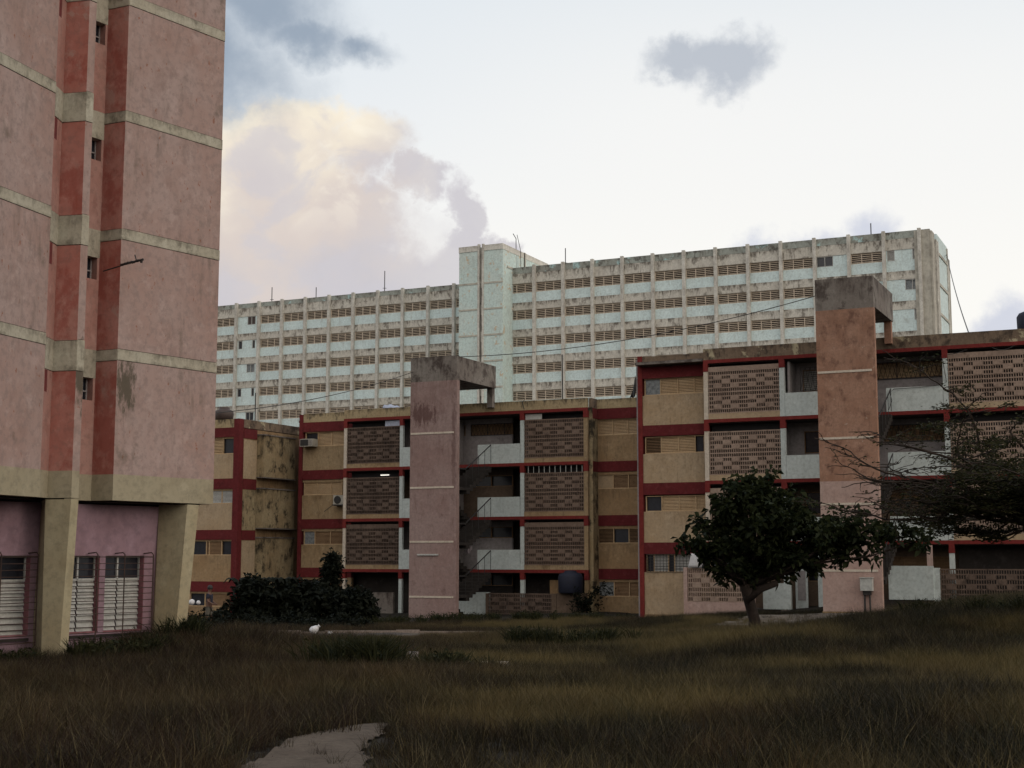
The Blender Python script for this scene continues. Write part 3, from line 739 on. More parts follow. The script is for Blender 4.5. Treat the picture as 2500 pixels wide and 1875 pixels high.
# body volume, floors
P(C, MB().box(-22.90, 3.2, DC + 2.6, DC + 9, -1, 11.75), 'rear_volume', inter)
fl = MB()
for L in LV: fl.box(-19.45, UR + .1, DC + .10, DC + 2.59, L - .20, L - .02)
fl.box(-19.45, UR + .1, DC - .0, DC + 2.59, -.6, .62)
P(C, fl, 'floor_slab', slabm)
P(C, MB().box(-22.9, 3.2, DC + .3, DC + 9, 11.87, 12.0), 'roof', capm)
# left wing, set back
v = DC + .9
P(C, MB().box(-22.96, -22.74, v - .05, v + 3, -.6, 12.35), 'corner_post', redb)
P(C, MB().box(-23.05, -22.965, v + .02, v + 3, -.6, 12.2), 'party_wall', greyw)
P(C, MB().box(-22.74, -19.45, v, v + .2, 11.83, 12.33), 'parapet', pard)
wz = [(10.47, 11.27), (7.71, 8.51), (5.01, 5.74), (2.20, 3.03)]
bz = [(11.27, 11.82), (8.54, 9.05), (5.79, 6.34), (3.04, 3.57)]
for i, ((a, b), (c0, c1)) in enumerate(zip(wz, bz)):
    P(C, MB().box(-22.74, -19.45, v - .04, v + .2, c0, c1), 'red_band', redp)
    lo = bz[i + 1][1] if i < 3 else -.6
    P(C, MB().box(-22.74, -19.45, v, v + .2, lo + .003, a - .003), 'wall_panel', yel)
P(C, MB().box(-22.74, -20.2, v - .035, v - .002, .0, .27), 'plinth', yel2)
ku = [-21.88, -21.03, -20.22, -19.75]
louvre_window(C, -22.65, -19.75, v + .08, *wz[0], [(ku[0], 'glass'), (ku[1], 'louvre'), (ku[2], 'louvre'), (-19.75, 'louvre')])
louvre_window(C, -22.65, -19.75, v + .08, *wz[1], [(ku[0], 'dark_louvre'), (ku[1], 'louvre'), (ku[2], 'louvre'), (-19.75, 'dark')])
louvre_window(C, -22.65, -19.75, v + .08, *wz[2], [(ku[0], 'dark'), (ku[1], 'louvre'), (ku[2], 'louvre'), (-19.75, 'louvre')])
w4 = louvre_window(C, -22.65, -19.75, v + .08, *wz[3], [(-22.3, 'dark'), (-21.6, 'louvre'), (-21.3, 'dark'), (-20.5, 'louvre'), (-19.75, 'dark')], slat=shut)
gm_ = MB()
for i in range(18): gm_.box(-22.6 + i * .16, -22.582 + i * .16, v - .05, v - .035, 2.2, 3.03)
for i in range(7): gm_.box(-22.62, -19.78, v - .048, v - .033, 2.2 + i * .135, 2.215 + i * .135)
P(C, gm_, 'window_grille', irond, w4)
P(C, MB().box(-19.75, -19.46, v + .0, v + .25, 0, 12), 'return_wall', yel)
# framed screens and galleries
def screen_bay(fr, D, uL, uR_, LVs, mats, zlast, sills, gaps, posts=(-1, 1), mat=lat, wl=.2, wr=.22):
    pass
beam = MB()
for L in LV: beam.box(-19.45, UR + .25, DC - .02, DC + .1, L - .16, L)
P(C, beam, 'red_beam', redb)
P(C, MB().box(-19.45, UR + .25, DC - .005, DC + .16, 11.862, 12.38), 'parapet', pard)
pn = MB()
for L in LV:
    for (a, b) in ((-19.455, -19.24), (-15.94, -15.69), (-8.87, -8.64), (UR - .0, UR + .25)):
        pn.box(a, b, DC - .028, DC + .2, L - .53, L - .161)
P(C, pn, 'beam_bracket', redb)
bases = [.3] + LV[:3]
for (a, b, m_) in ((-19.45, -19.245, trimw), (-15.93, -15.70, whitew), (-8.86, -8.65, whitew), (UR + .005, UR + .24, whitew)):
    pp = MB()
    for i, L in enumerate(LV):
        if i == 0 and a < -19: continue
        pp.box(a, b, DC, DC + .18, bases[i] + .001, L - .531)
    P(C, pp, 'post', m_)
for (a, b) in ((-19.24, -15.93), (-8.645, UR)):
    for i in range(3):
        L = LV[i]
        P(C, MB().box(a, b + .0, DC + .0, DC + .16, L + .001, L + .25), 'sill', yel if i != 9 else trimw)
        lattice(C, a + .005, b - .005, DC + .03, L + .275, 10, lat, .192, i in (0, 2), .20)
# right-hand ground screen and left ground enclosure
lattice(C, -9.2, -5.0, DC - .4, .95, 7, latd, .205, False)
P(C, MB().box(-9.42, -5.0, DC - .42, DC - .2, -.4, .93), 'plinth', pinkb)
P(C, MB().box(-9.45, -9.21, DC - .45, DC - .25, .94, 2.45), 'post', whitew)
vE = DC - 1.2
enc = MB().box(-20.15, -19.98, vE, vE + .2, .2, 2.45).box(-19.98, -17.1, vE, vE + .2, -.6, .93)
P(C, enc, 'garden_wall', pinkb)
P(C, MB().box(-20.15, -19.98, vE + .2, vE + 2.0, -.6, 2.3), 'garden_wall', pinkb)
P(C, MB().box(-20.16, -19.96, vE - .01, vE + .21, -.6, .2), 'garden_wall', pinkb)
lattice(C, -19.97, -17.12, vE + .04, .95, 7, lat, .205, False)
P(C, MB().box(-17.09, -16.95, vE - .01, vE + .22, -.6, 2.45), 'garden_post', pinkb)
# ground-floor porch behind the tree
P(C, MB().box(-16.85, -15.6, DC - .1, DC + .1, .62, 1.75), 'porch_wall', whitew)
P(C, MB().box(-14.42, -14.15, DC + .0, DC + .2, .63, 3.0), 'porch_post', whitew)
dr = P(C, MB().box(-15.55, -15.0, DC + .55, DC + .6, .63, 2.4), 'door', whitew)
P(C, MB().box(-15.45, -15.1, DC + .53, DC + .549, 1.0, 2.3), 'door_panel', greyw, dr)
st = MB()
for i in range(3): st.box(-16.0, -13.2, DC - .3 - i * .3, DC - .0 - i * .3, -.3, .6 - i * .14)
P(C, st, 'entrance_step', kerbm)
# gallery walls left and right of the stair tower
for i in range(3):
    L = LV[i]
    P(C, MB().box(-15.69, -13.5, DC - .01, DC + .13, L + .002, L + 1.04), 'gallery_wall', whitew)
    P(C, MB().box(-11.25, -8.875, DC - .01, DC + .13, L + .002, L + 1.03), 'gallery_wall', whitew)
# gallery backs
vb = DC + 1.4
for i in range(4):
    L = bases[i] if i else .62
    H = LV[i] - .2
    bw = MB()
    wz0, wz1 = L + 1.62, L + 2.3
    # openings: left window / right long window
    bw.box(-19.4, -15.2, vb, vb + .15, L, H)
    bw.box(-15.2, -13.9, vb, vb + .15, L, L + 1.2); bw.box(-15.2, -13.9, vb, vb + .15, L + 2.2, H)
    bw.box(-13.9, -12.0, vb, vb + .15, L, H)
    bw.box(-12.0, -9.0, vb, vb + .15, L, wz0); bw.box(-12.0, -9.0, vb, vb + .15, wz1, H)
    bw.box(-9.0, UR, vb, vb + .15, L, H)
    P(C, bw, 'gallery_back_wall', greyw if i in (2, 3) else inter)
    P(C, MB().box(-8.6, UR, DC + .45 + .5 * (i == 0), DC + .5 + .5 * (i == 0), L, H), 'painted_room_shade', dark if i else interd)  # black sheet added behind the screen to paint in the room's darkness
    if i: P(C, MB().box(-19.2, -15.98, DC + .45, DC + .5, L, H), 'painted_room_shade', dark)
    louvre_window(C, -12.0, -9.0, vb + .03, wz0, wz1, [(-11, 'louvre'), (-9.9, 'louvre'), (-9.0, 'louvre' if i in (3, 2, 0) else 'dark')], slat=louv if i == 3 else louvb, frame_mat=louvb)
    if i in (2, 3): grille_x(C, -12.0, -9.0, vb - .05, wz0 - .03, wz1 + .02, .2, 'window_grille')
    louvre_window(C, -15.2, -13.9, vb + .03, L + 1.2, L + 2.2, [(-14.3, 'louvre' if i == 3 else 'dark'), (-13.9, 'dark')], slat=shut, frame_mat=louvb)
    if i == 3: grille_x(C, -15.1, -14.2, vb - .9, L + 1.15, L + 2.2, .22, 'window_grille')
P(C, MB().box(-15.6, -15.5, DC + .19, vb - .01, 9.15, 11.6), 'partition', greyw)
P(C, MB().box(-13.3, -13.2, DC + .2, vb, .63, 11.6), 'stair_side_wall', interd)
P(C, MB().box(UR + .25, 3.2, DC + .0, DC + .3, -.5, 12.38), 'wall_panel', yel)
P(C, MB().box(-11.3, -9.45, DC - .55, DC - .4, 1.12, 2.53), 'garden_panel', whitew)
P(C, MB().box(-11.6, -9.45, DC - .5, DC + .0, -.5, 1.10), 'plinth', interd)
P(C, MB().box(-9.72, -9.5, DC - .35, DC - .2, 1.1, 3.4), 'porch_post', pinkb)
stair_tower(C, -13.22, -10.85, 57.8, 62.2, -.5, 12.99, 14.30, [2.36, 5.03, 7.70, 10.42], pinkb, salm, 5.95, [.62] + LV)
P(C, MB().box(-13.24, -10.83, 57.77, 58.0, -.4, .98 - .25), 'plinth', yel2)

# ------------------------------------------------------------------ middle block
B = frame('apartment_block', -33, 65.8, 0, 'middle yellow block with red bands, dull lattice screens and dusty-pink stair tower', 'apartment block', None)
DB = 65.8; LB = [2.27, 4.95, 7.67, 10.36]
P(B, MB().box(-44.5, -24.0, DB + 2.6, DB + 9, -1, 10.2), 'rear_volume', inter)
P(B, MB().box(-44.5, -24.0, DB + 1.0, DB + 9, 10.37, 10.5), 'roof', capm)
fl = MB()
for L in LB: fl.box(-40.9, -26.66, DB + .1, DB + 2.59, L - .2, L - .02)
fl.box(-40.9, -26.66, DB, DB + 2.59, -.8, -.15)
P(B, fl, 'floor_slab', slabm)
beam = MB()
for L in LB: beam.box(-40.9, -26.65, DB - .02, DB + .1, L - .16, L)
P(B, beam, 'red_beam', redb)
P(B, MB().box(-40.9, -26.65, DB - .005, DB + .16, 10.362, 10.84), 'parapet', par)
pn = MB()
for L in LB:
    for (a, b) in ((-40.905, -40.70), (-37.43, -37.22), (-30.37, -30.14), (-26.87, -26.64)):
        pn.box(a, b, DB - .028, DB + .2, L - .50, L - .161)
P(B, pn, 'beam_bracket', redb)
bb = [-.2] + LB[:3]
for (a, b, m_) in ((-40.90, -40.715, trimw), (-37.42, -37.23, whitew), (-30.36, -30.15, whitew), (-26.86, -26.65, yel)):
    pp = MB()
    for i, L in enumerate(LB): pp.box(a, b, DB, DB + .18, bb[i] + .001, L - .501)
    P(B, pp, 'post', m_ if a != -26.86 else yelb)
for q, (a, b) in enumerate(((-40.71, -37.425), (-30.145, -26.865))):
    for i in range(3):
        L = LB[i]
        P(B, MB().box(a, b, DB, DB + .16, L + .001, L + .22), 'sill', yelb)
        lattice(B, a + .005, b - .005, DB + .03, L + .245, 10, latm if q else latd, .192, (q, i) in ((1, 0), (0, 0)), .2)
# slim bars over the middle screen
br = MB()
for i in range(11): br.box(-29.95 + i * .296, -29.925 + i * .296, DB + .06, DB + .09, 7.12, 7.49)
P(B, br, 'bar', shut)
for (a, b, z0_, z1_) in ((-38.4, -37.45, 9.86, 10.17), (-30.12, -29.2, 9.88, 10.18)):
    P(B, MB().box(a, b, DB + .12, DB + .15, z0_, z1_), 'blind', clothb if a < -35 else shut)
for i in range(3):
    L = LB[i]
    P(B, MB().box(-32.78, -30.38, DB - .01, DB + .13, L + .002, L + 1.0), 'gallery_wall', whitew)
    P(B, MB().box(-37.215, -34.9, DB - .01, DB + .13, L + .002, L + 1.02), 'gallery_wall', whitew)
vb = DB + 1.4
for i in range(4):
    L = bb[i]; H = LB[i] - .2
    bw = MB()
    wz0, wz1 = L + 1.62, L + 2.2
    bw.box(-40.85, -36.0, vb, vb + .15, L, H); bw.box(-36.0, -34.2, vb, vb + .15, L, wz0); bw.box(-36.0, -34.2, vb, vb + .15, wz1, H)
    bw.box(-34.2, -33.9, vb, vb + .15, L, H)
    bw.box(-33.9, -31.45, vb, vb + .15, L, wz0); bw.box(-33.9, -31.45, vb, vb + .15, wz1, H)
    bw.box(-30.9, -26.7, vb, vb + .15, L, H)
    P(B, bw, 'gallery_back_wall', greyw if i in (3, 1) else (inter if i else interd))
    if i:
        P(B, MB().box(-40.65, -37.46, DB + .45, DB + .5, L, H), 'painted_room_shade', dark); P(B, MB().box(-30.1, -26.9, DB + .45, DB + .5, L, H), 'painted_room_shade', dark)  # added black sheets again, painting in the dark behind both screens
    if i == 3:
        louvre_window(B, -33.9, -31.45, vb + .03, wz0, wz1, [(-32.7, 'louvre'), (-31.45, 'louvre')], slat=louvb, frame_mat=louvb)
        grille_x(B, -33.85, -31.5, vb - .05, wz0, wz1, .2, 'window_grille')
    else:
        louvre_window(B, -33.9, -31.45, vb + .03, wz0, wz1, [(-32.7, 'dark'), (-31.45, 'dark')], frame_mat=louvb)
    louvre_window(B, -36.0, -34.2, vb + .03, wz0, wz1, [(-35.1, 'dark_louvre'), (-34.2, 'dark_louvre')], frame_mat=louvb)
for z_ in (-.15, 2.27, 4.95, 7.67):
    P(B, MB().box(-31.4, -30.95, vb + .3, vb + .34, z_, z_ + 2.1), 'door', interd)
P(B, MB().box(-34.4, -34.3, DB + .2, vb, -.1, 10.1).box(-31.75, -31.70, DB + 1.2, vb, -.1, .5), 'stair_side_wall', greyw)
# set-back side sections
wzB = [(9.0, 9.80), (6.30, 7.02), (3.58, 4.33), (.95, 1.70)]
bzB = [(9.82, 10.35), (7.16, 7.68), (4.45, 4.98), (1.80, 2.32)]
v = DB + .9
for (a, b, wallm, pm) in ((-44.12, -40.85, yelb, par), (-26.64, -24.0, yel2, par)):
    P(B, MB().box(a, b, v, v + .2, 10.36, 10.84), 'parapet', pm)
    for i, ((w0, w1), (c0, c1)) in enumerate(zip(wzB, bzB)):
        P(B, MB().box(a, b, v - .04, v + .2, c0, c1), 'red_band', redp)
        lo = bzB[i + 1][1] if i < 3 else -.7
        P(B, MB().box(a, b, v, v + .2, lo + .003, w0 - .003), 'wall_panel', wallm if i < 3 else yel2)
        P(B, MB().box(a, b, v + .02, v + .2, w1 + .002, c0 - .002), 'lintel', wallm)
P(B, MB().box(-44.36, -44.13, v - .05, v + 3, -.7, 10.80), 'corner_post', redp)
P(B, MB().box(-26.645, -26.45, DB + .19, v - .01, -.7, 10.35), 'return_wall', yelmold)
P(B, MB().box(-26.645, -26.48, DB + .19, v + .05, 10.36, 10.84), 'return_parapet', pard)
P(B, MB().box(-26.65, -26.44, DB + .2, v + .0, 7.15, 7.67), 'return_band', redp)
P(B, MB().box(-26.65, -26.44, DB + .2, v + .0, 9.82, 10.34), 'return_band', redp)
P(B, MB().box(-41.1, -40.86, v - .0, v + .2, -.7, 10.3), 'return_wall', yelb)
k1 = [-43.2, -42.3, -41.45]
w_ = louvre_window(B, -44.0, -41.2, v + .08, *wzB[0], [(k1[0], 'dark'), (k1[1], 'louvre'), (-41.2, 'louvre')])
louvre_window(B, -44.05, -41.55, v + .08, *wzB[1], [(k1[0], 'louvre'), (k1[1], 'louvre'), (-41.55, 'louvre')])
louvre_window(B, -44.0, -41.2, v + .08, *wzB[2], [(k1[0] - .1, 'glass'), (k1[1], 'louvre'), (-41.2, 'louvre')], slat=louvb)
louvre_window(B, -44.0, -41.2, v + .08, *wzB[3], [(k1[0], 'dark'), (k1[1], 'dark_louvre'), (-41.2, 'dark_louvre')], slat=louvb)
k2 = [-25.68, -24.87]
louvre_window(B, -26.5, -24.1, v + .08, *wzB[0], [(k2[0], 'louvre'), (k2[1], 'louvre'), (-24.1, 'louvre')])
louvre_window(B, -26.5, -24.1, v + .08, *wzB[1], [(k2[0], 'panel'), (k2[1], 'louvre'), (-24.1, 'louvre')], slat=louvb)
louvre_window(B, -26.5, -24.1, v + .08, *wzB[2], [(k2[0], 'dark_louvre'), (k2[1], 'dark'), (-24.1, 'dark_louvre')])
louvre_window(B, -26.5, -24.1, v + .08, *wzB[3], [(k2[0], 'glass'), (k2[1], 'louvre'), (-24.1, 'louvre')], slat=louvb)
# ground floor bits
P(B, MB().box(-39.0, -37.6, DB - .25, DB - .1, -.7, 1.05), 'garden_panel', capm)
P(B, MB().box(-33.9, -32.05, DB - .15, DB + .0, -.5, 1.12), 'garden_panel', whitew)
P(B, MB().box(-32.0, -28.33, DB - .6, DB - .45, -.5, .05), 'plinth', interd)
lattice(B, -31.9, -28.4, DB - .58, .07, 5, latd, .2, False)
P(B, MB().box(-32.02, -31.9, DB - .6, DB - .4, -.3, 1.08).box(-28.4, -28.12, DB - .6, DB - .4, -.5, 1.1), 'garden_post', inter)
P(B, MB().box(-28.1, -26.7, DB - .6, DB + .3, -.5, 1.12), 'tank_stand', inter)
P(B, MB().box(-28.95, -28.1, DB + .5, DB + .6, 1.0, 1.75), 'board', yel2)
stair_tower(B, -34.33, -31.75, 61.4, 65.8, -.6, 11.52, 12.74, [.98, 3.64, 6.28, 8.95], pinkc, None, None, [-.15] + LB)
P(B, MB().box(-33.86, -32.71, 61.33, 61.4, 2.98, 3.05), 'light_fitting', shut)

# ------------------------------------------------------------------ left wing half hidden by the tower
W0 = frame('apartment_block', -46, 62.7, 0, 'mouldy yellow end block half hidden behind the pink tower', 'apartment block', None)
D0 = 62.7; uS = -45.52
P(W0, MB().box(-54, -45.90, D0 + .25, D0 + 10.5, -1, 9.9), 'rear_volume', yel)
P(W0, MB().box(uS - .36, uS, D0 - .04, D0 + .36, -.6, 10.30), 'corner_post', redp)
P(W0, MB().box(-54, uS - .362, D0, D0 + .2, 9.84, 10.29), 'parapet', par)
P(W0, MB().box(-54, uS - .5, D0 + .21, D0 + 10.5, 9.92, 10.0), 'roof', capm)
wz0_ = [(8.42, 9.28), (5.75, 6.48), (3.0, 3.78), (.28, 1.0)]; bz0_ = [(9.33, 9.83), (6.54, 7.09), (3.83, 4.35), (1.06, 1.60)]
for i, ((w0, w1), (c0, c1)) in enumerate(zip(wz0_, bz0_)):
    P(W0, MB().box(-54, uS - .362, D0 - .03, D0 + .2, c0, c1), 'red_band', redp)
    lo = bz0_[i + 1][1] if i < 3 else -.8
    P(W0, MB().box(-54, uS - .362, D0, D0 + .2, lo + .003, w0 - .003), 'wall_panel', yel if i < 2 else yel2)
    P(W0, MB().box(-54, uS - .362, D0 + .02, D0 + .2, w1 + .002, c0 - .002), 'lintel', yel2)
    ks = [[(-46.66, 'louvre'), (-45.9, 'dark')], [(-46.66, 'louvre'), (-45.9, 'louvre')], [(-47.4, 'louvre'), (-46.6, 'louvre'), (-45.9, 'dark')], [(-47.2, 'louvre'), (-45.9, 'louvre')]][i]
    louvre_window(W0, -48.6, -45.9, D0 + .08, w0, w1, [(-47.6, 'dark')] + ks, slat=[louv, shut, louvb, louvb][i])
# side wall running back, with the boxed-out bays
P(W0, MB().box(uS - .2, uS - .01, D0 + .37, D0 + 10.5, -.8, 9.8), 'side_wall', yel2)
P(W0, MB().box(uS - .2, uS + .0, D0 + .37, D0 + 10.5, 9.84, 10.30), 'parapet', pard)
for (a, b) in ((9.27, 9.80), (6.53, 7.08), (3.81, 4.32)):
    P(W0, MB().box(uS - .0, uS + .025, D0 + .37, D0 + 1.58, a, b), 'red_band', redp)
for (a, b, m_) in ((7.24, 9.5, yelmold), (4.48, 6.58, yelmold), (.9, 3.92, yelmold)):
    P(W0, MB().box(uS - .005, uS + .45, D0 + 1.6, D0 + 4.66, a, b), 'bay_box', m_)
    P(W0, MB().box(uS - .005, uS + .50, D0 + 1.56, D0 + 4.72, b + .002, b + .07), 'bay_ledge', capm)
    P(W0, MB().box(uS - .005, uS + .50, D0 + 1.56, D0 + 4.72, a - .06, a - .002), 'bay_ledge', capm)
for (a, b) in ((7.1, 9.2), (4.35, 6.5), (1.6, 3.78)):
    P(W0, MB().box(uS - .005, uS + .02, D0 + .37, D0 + 1.58, a, b), 'wall_panel', yelmold if a == 4.35 else yel)

# ------------------------------------------------------------------ long blue slab behind
S = frame('slab_block', -60, 127, 0, 'long pale blue slab block with concrete fins and rows of brick-coloured louvres', 'apartment block', None)
lw_meshes = {}
def slab_louvre_mesh(wd, ht, cols=3):
    key = round(wd, 2)
    if key in lw_meshes: return lw_meshes[key]
    m = MB(); t = .05
    m.box(0, wd, 0, .12, 0, t); m.box(0, wd, 0, .12, ht - t, ht)
    for i in range(cols + 1):
        x = (wd - t) * i / cols; m.box(x, x + t, -.01, .11, t, ht - t)
    n = 5
    for i in range(n):
        z = t + (ht - 2 * t) * (i + .5) / n
        m.slat(.02, wd - .02, .06, z, .10, .058, radians(12))
    me = bpy.data.meshes.new('louvre_window'); me.from_pydata(m.v, [], m.f); me.update(); me.materials.append(louvs)
    b = bpy.data.meshes.new('backing'); q = MB().box(.03, wd - .03, .16, .17, .02, ht - .02); b.from_pydata(q.v, [], q.f); b.materials.append(plain('slab_window_dark', (.03, .016, .013), .9) if 'slab_window_dark' not in MATS else MATS['slab_window_dark'])
    lw_meshes[key] = (me, b); return lw_meshes[key]
n_louvre = 0
def add_louvre(u0, u1, v, z0, ht):
    global n_louvre
    me, b = slab_louvre_mesh(u1 - u0, ht)
    o1 = bpy.data.objects.new('louvre_window', me); sc.collection.objects.link(o1); o1.parent = S.root
    o1.location = (u0 - S.org[0], v - S.org[1], z0)
    o2 = bpy.data.objects.new('backing', b); sc.collection.objects.link(o2); o2.parent = o1
    n_louvre += 1
    return o1
def odd_window(u0, u1, v, z0, z1, kind):
    f = MB(); t = .05
    f.box(u0, u1, v - .02, v + .1, z0, z0 + t); f.box(u0, u1, v - .02, v + .1, z1 - t, z1); f.box(u0, u0 + t, v - .01, v + .1, z0 + t, z1 - t); f.box(u1 - t, u1, v - .01, v + .1, z0 + t, z1 - t)
    if u1 - u0 > .8: f.box((u0 + u1) / 2 - .03, (u0 + u1) / 2 + .03, v - .01, v + .1, z0 + t, z1 - t)
    if kind == 'blind':
        for i in range(8): f.slat(u0 + t, u1 - t, v + .03, z0 + t + (z1 - z0 - 2 * t) * (i + .5) / 8, .1, .02, radians(50))
    fo = P(S, f, 'window', shut)
    P(S, MB().box(u0 + .02, u1 - .02, v + .08, v + .14, z0 + .02, z1 - .02), 'pane', {'dark': dpane, 'glass': fpane, 'blind': dpane, 'red': plask}[kind], fo)
def wing(v, u_first, pitch, nbay, zt, levels, u_end_left, u_end_right, zpar, specials, hw=.15, louvre_floors=6):
    """levels: top of each louvre row"""
    HL, HS, HBn = .96, .98, .77
    bays = [u_first + pitch * i for i in range(nbay + 1)]
    P(S, MB().box(u_end_left, u_end_right, v + .55, v + 12, -1, zt - .6), 'rear_volume', conce)
    # parapet and top band
    P(S, MB().box(u_end_left, u_end_right, v, v + .5, levels[0] + 1.02, zpar), 'parapet', blueg)
    P(S, MB().box(u_end_left, u_end_right, v - .03, v + .5, levels[0] + .004, levels[0] + 1.0), 'top_band', concb)
    pl = []
    for u in bays:
        P(S, MB().box(u - hw, u + hw, v - .32, v + .02, -1, zpar + .1), 'pilaster', concp)
    for fi, zt_ in enumerate(levels):
        # mullion wall pieces beside each louvre row so nothing shows through
        P(S, MB().box(u_end_left, u_end_right, v + .02, v + .5, zt_ - HL - HS, zt_ - HL - .002), 'spandrel', bluew)
        P(S, MB().box(u_end_left, u_end_right, v - .015, v + .5, zt_ - HL - HS - HBn + .002, zt_ - HL - HS - .002), 'floor_band', concb)
        for bi in range(-1, nbay + 1):
            a = (bays[bi] if bi >= 0 else u_end_left - hw) + hw; b = (bays[bi + 1] if bi < nbay else u_end_right + hw) - hw
            if b - a < .3: continue
            sp_ = specials.get((fi, bi))
            if sp_ is not None:
                x = a
                for (q0, q1, kd) in sp_:
                    (P(S, MB().box(x, a + q0, v + .02, v + .5, zt_ - HL, zt_), 'window_infill', bluew) if a + q0 > x + .01 else None); odd_window(a + q0, a + q1, v + .03, zt_ - HL, zt_ - .02, kd); x = a + q1
                P(S, MB().box(x, b, v + .02, v + .5, zt_ - HL, zt_), 'window_infill', bluew)
            elif fi < louvre_floors:
                if n_louvre < 100: add_louvre(a, b, v + .06, zt_ - HL, HL)
            P(S, MB().box(a, b, v + .3, v + .5, zt_ - HL, zt_), 'window_back', MATS.get('slab_window_dark') or concb) if False else None
RL = [30.12 - 2.715 * i for i in range(9)]
wing(127.3, -60.24, 3.12, 13, 31.8, RL[:6], -60.4, -18.8, 31.78, {
    (0, 10): [(.0, 1.5, 'dark')], (0, 12): [(.1, .75, 'blind'), (2.3, 2.9, 'blind')], (1, 12): [(1.6, 2.85, 'glass')], (2, 12): [(2.3, 2.9, 'blind')],
    (0, 13): [], (1, 13): [], (2, 13): [], (3, 13): [], (4, 13): [], (5, 13): [],
    (1, 10): [], (1, 11): [(.5, 1.5, 'dark')], (2, 10): [], (2, 11): [(.5, 1.5, 'dark')], (3, 10): [], (3, 11): [], (3, 12): [],
    (4, 10): [], (4, 11): [], (4, 12): [], (5, 10): [], (5, 11): [], (5, 12): [], (5, 9): [], (5, 8): [], (5, 7): [], (5, 6): [], (4, 9): [], (4, 8): [], (4, 7): [], (3, 9): [], (3, 8): []}, louvre_floors=5)
LL = [30.08 - 2.735 * i for i in range(6)]
wing(131.8, -99.54, 3.107, 11, 31.6, LL, -106, -65.0, 31.6, {
    (0, 1): [(1.3, 2.4, 'red')], (1, 1): [(.1, .65, 'dark'), (2.0, 2.4, 'dark')], (2, 1): [(1.3, 2.4, 'glass')], (3, 1): [(.1, .65, 'dark'), (2.0, 2.4, 'dark')], (4, 1): [(1.3, 2.4, 'dark')], (5, 1): [],
    (0, -1): [], (1, -1): [], (2, -1): [], (3, -1): [], (4, -1): [], (5, -1): [], (5, 9): [], (5, 10): [], (5, 8): [], (5, 7): [], (4, 9): [], (4, 10): []})
LOWER = MB()   # the storeys that the nearer blocks hide, as one mesh
P(S, MB().box(-106, -65, 131.82, 132.3, -1, LL[-1] - 2.72), 'lower_wall', bluew)
P(S, MB().box(-60.4, -18.8, 127.32, 127.8, -1, RL[5] - 2.72), 'lower_wall', bluew)
P(S, MB().box(-27.4, -18.82, 127.6, 127.9, 0, 31.7), 'end_wall_core', conce)
P(S, MB().box(-20.15, -18.8, 127.18, 127.31, -1, 31.7), 'end_wall', conce)
P(S, MB().box(-18.79, -18.6, 127.25, 128.6, -1, 31.6), 'end_wall', conce)
P(S, MB().box(-19.6, -18.5, 129.3, 135.4, -1, 31.7), 'end_bay', bluew)
for z_ in (30.0, 27.2, 24.5, 21.8): P(S, MB().box(-19.6, -18.42, 129.25, 135.45, z_ - .12, z_ + .12), 'end_band', conce)
P(S, MB().box(-18.79, -18.45, 128.7, 129.2, -1, 31.1), 'end_pier', concp)
P(S, MB().box(-19.7, -18.41, 129.22, 129.7, -1, 31.0).box(-19.7, -18.41, 135.0, 135.47, -1, 31.5), 'end_pier', concp)
# lift tower
P(S, MB().box(-64.43, -62.22, 125, 136.2, -1, 33.75), 'lift_tower', bluet)
P(S, MB().box(-61.75, -59.57, 125, 136.2, -1, 33.75), 'lift_tower', bluet)
P(S, MB().box(-62.22, -61.75, 125.25, 136, -1, 33.7), 'slot_wall', concp)
P(S, MB().box(-62.32, -62.12, 124.9, 125.2, -1, 34.0).box(-61.85, -61.65, 124.9, 125.2, -1, 34.0), 'slot_fin', concp)
for i in range(6):
    P(S, MB().box(-62.08, -61.89, 125.2, 125.26, 27.9 - 2.72 * i, 29.6 - 2.72 * i), 'slot_window', plask)
    for a, b in ((-64.45, -62.33), (-61.64, -59.55)):
        P(S, MB().box(a, b, 124.96, 125.03, 29.93 - 2.62 * i, 30.1 - 2.62 * i), 'ledge', conce)
for a, b in ((-64.46, -62.33), (-61.64, -59.54)): P(S, MB().box(a, b, 124.95, 136.2, 33.3, 33.87), 'tower_parapet', concp)
P(S, MB().box(-59.56, -59.5, 130.0, 130.4, 31.0, 33.9).box(-59.56, -59.5, 126.0, 136, 31.6, 31.8), 'tower_rib', conce)
P(S, MB().box(-60.6, -60.35, 127.0, 127.3, -1, 31.5), 'drain_pier', capm)
for (a, lab) in (((-92.0, 132.2, 1.6), 'short stout mast, leftmost on the blue slab roof'), ((-86.6, 133, 1.3), 'thin mast beside the leftmost one on the blue slab roof'), ((-77.5, 132.6, 2.3), 'tall thin mast on the blue slab roof left of its lift tower'),
                 ((-54.0, 127.8, 1.7), 'mast with small dishes on the blue slab roof right of its lift tower'), ((-24.0, 127.8, 1.2), 'short mast near the right end of the blue slab roof')):
    q = uvw(a[0], a[1], 31.4)
    tag(MB().tube([(0, 0, 0), (0, 0, a[2] + .3)], .05, 6).tube([(-.2, 0, a[2] * .3), (.2, 0, a[2] * .3)], .03, 5).build('antenna_mast', irond), lab, 'antenna', 'masts on the blue slab roof').location = q
q = uvw(-59.6, 128.2, 31.6)
am = MB().tube([(0, 0, 0), (0, 0, 3.4), (-.3, 0, 3.9)], .04, 5).tube([(.5, 0, 0), (.45, 0, 2.2), (.1, 0, 3.8)], .03, 5).tube([(.9, 0, 0), (.85, 0, 1.9)], .05, 5).build('roof_ladder', irond)
am.location = q; tag(am, 'thin bent metal frame against the lift tower side of the blue slab', 'ladder')

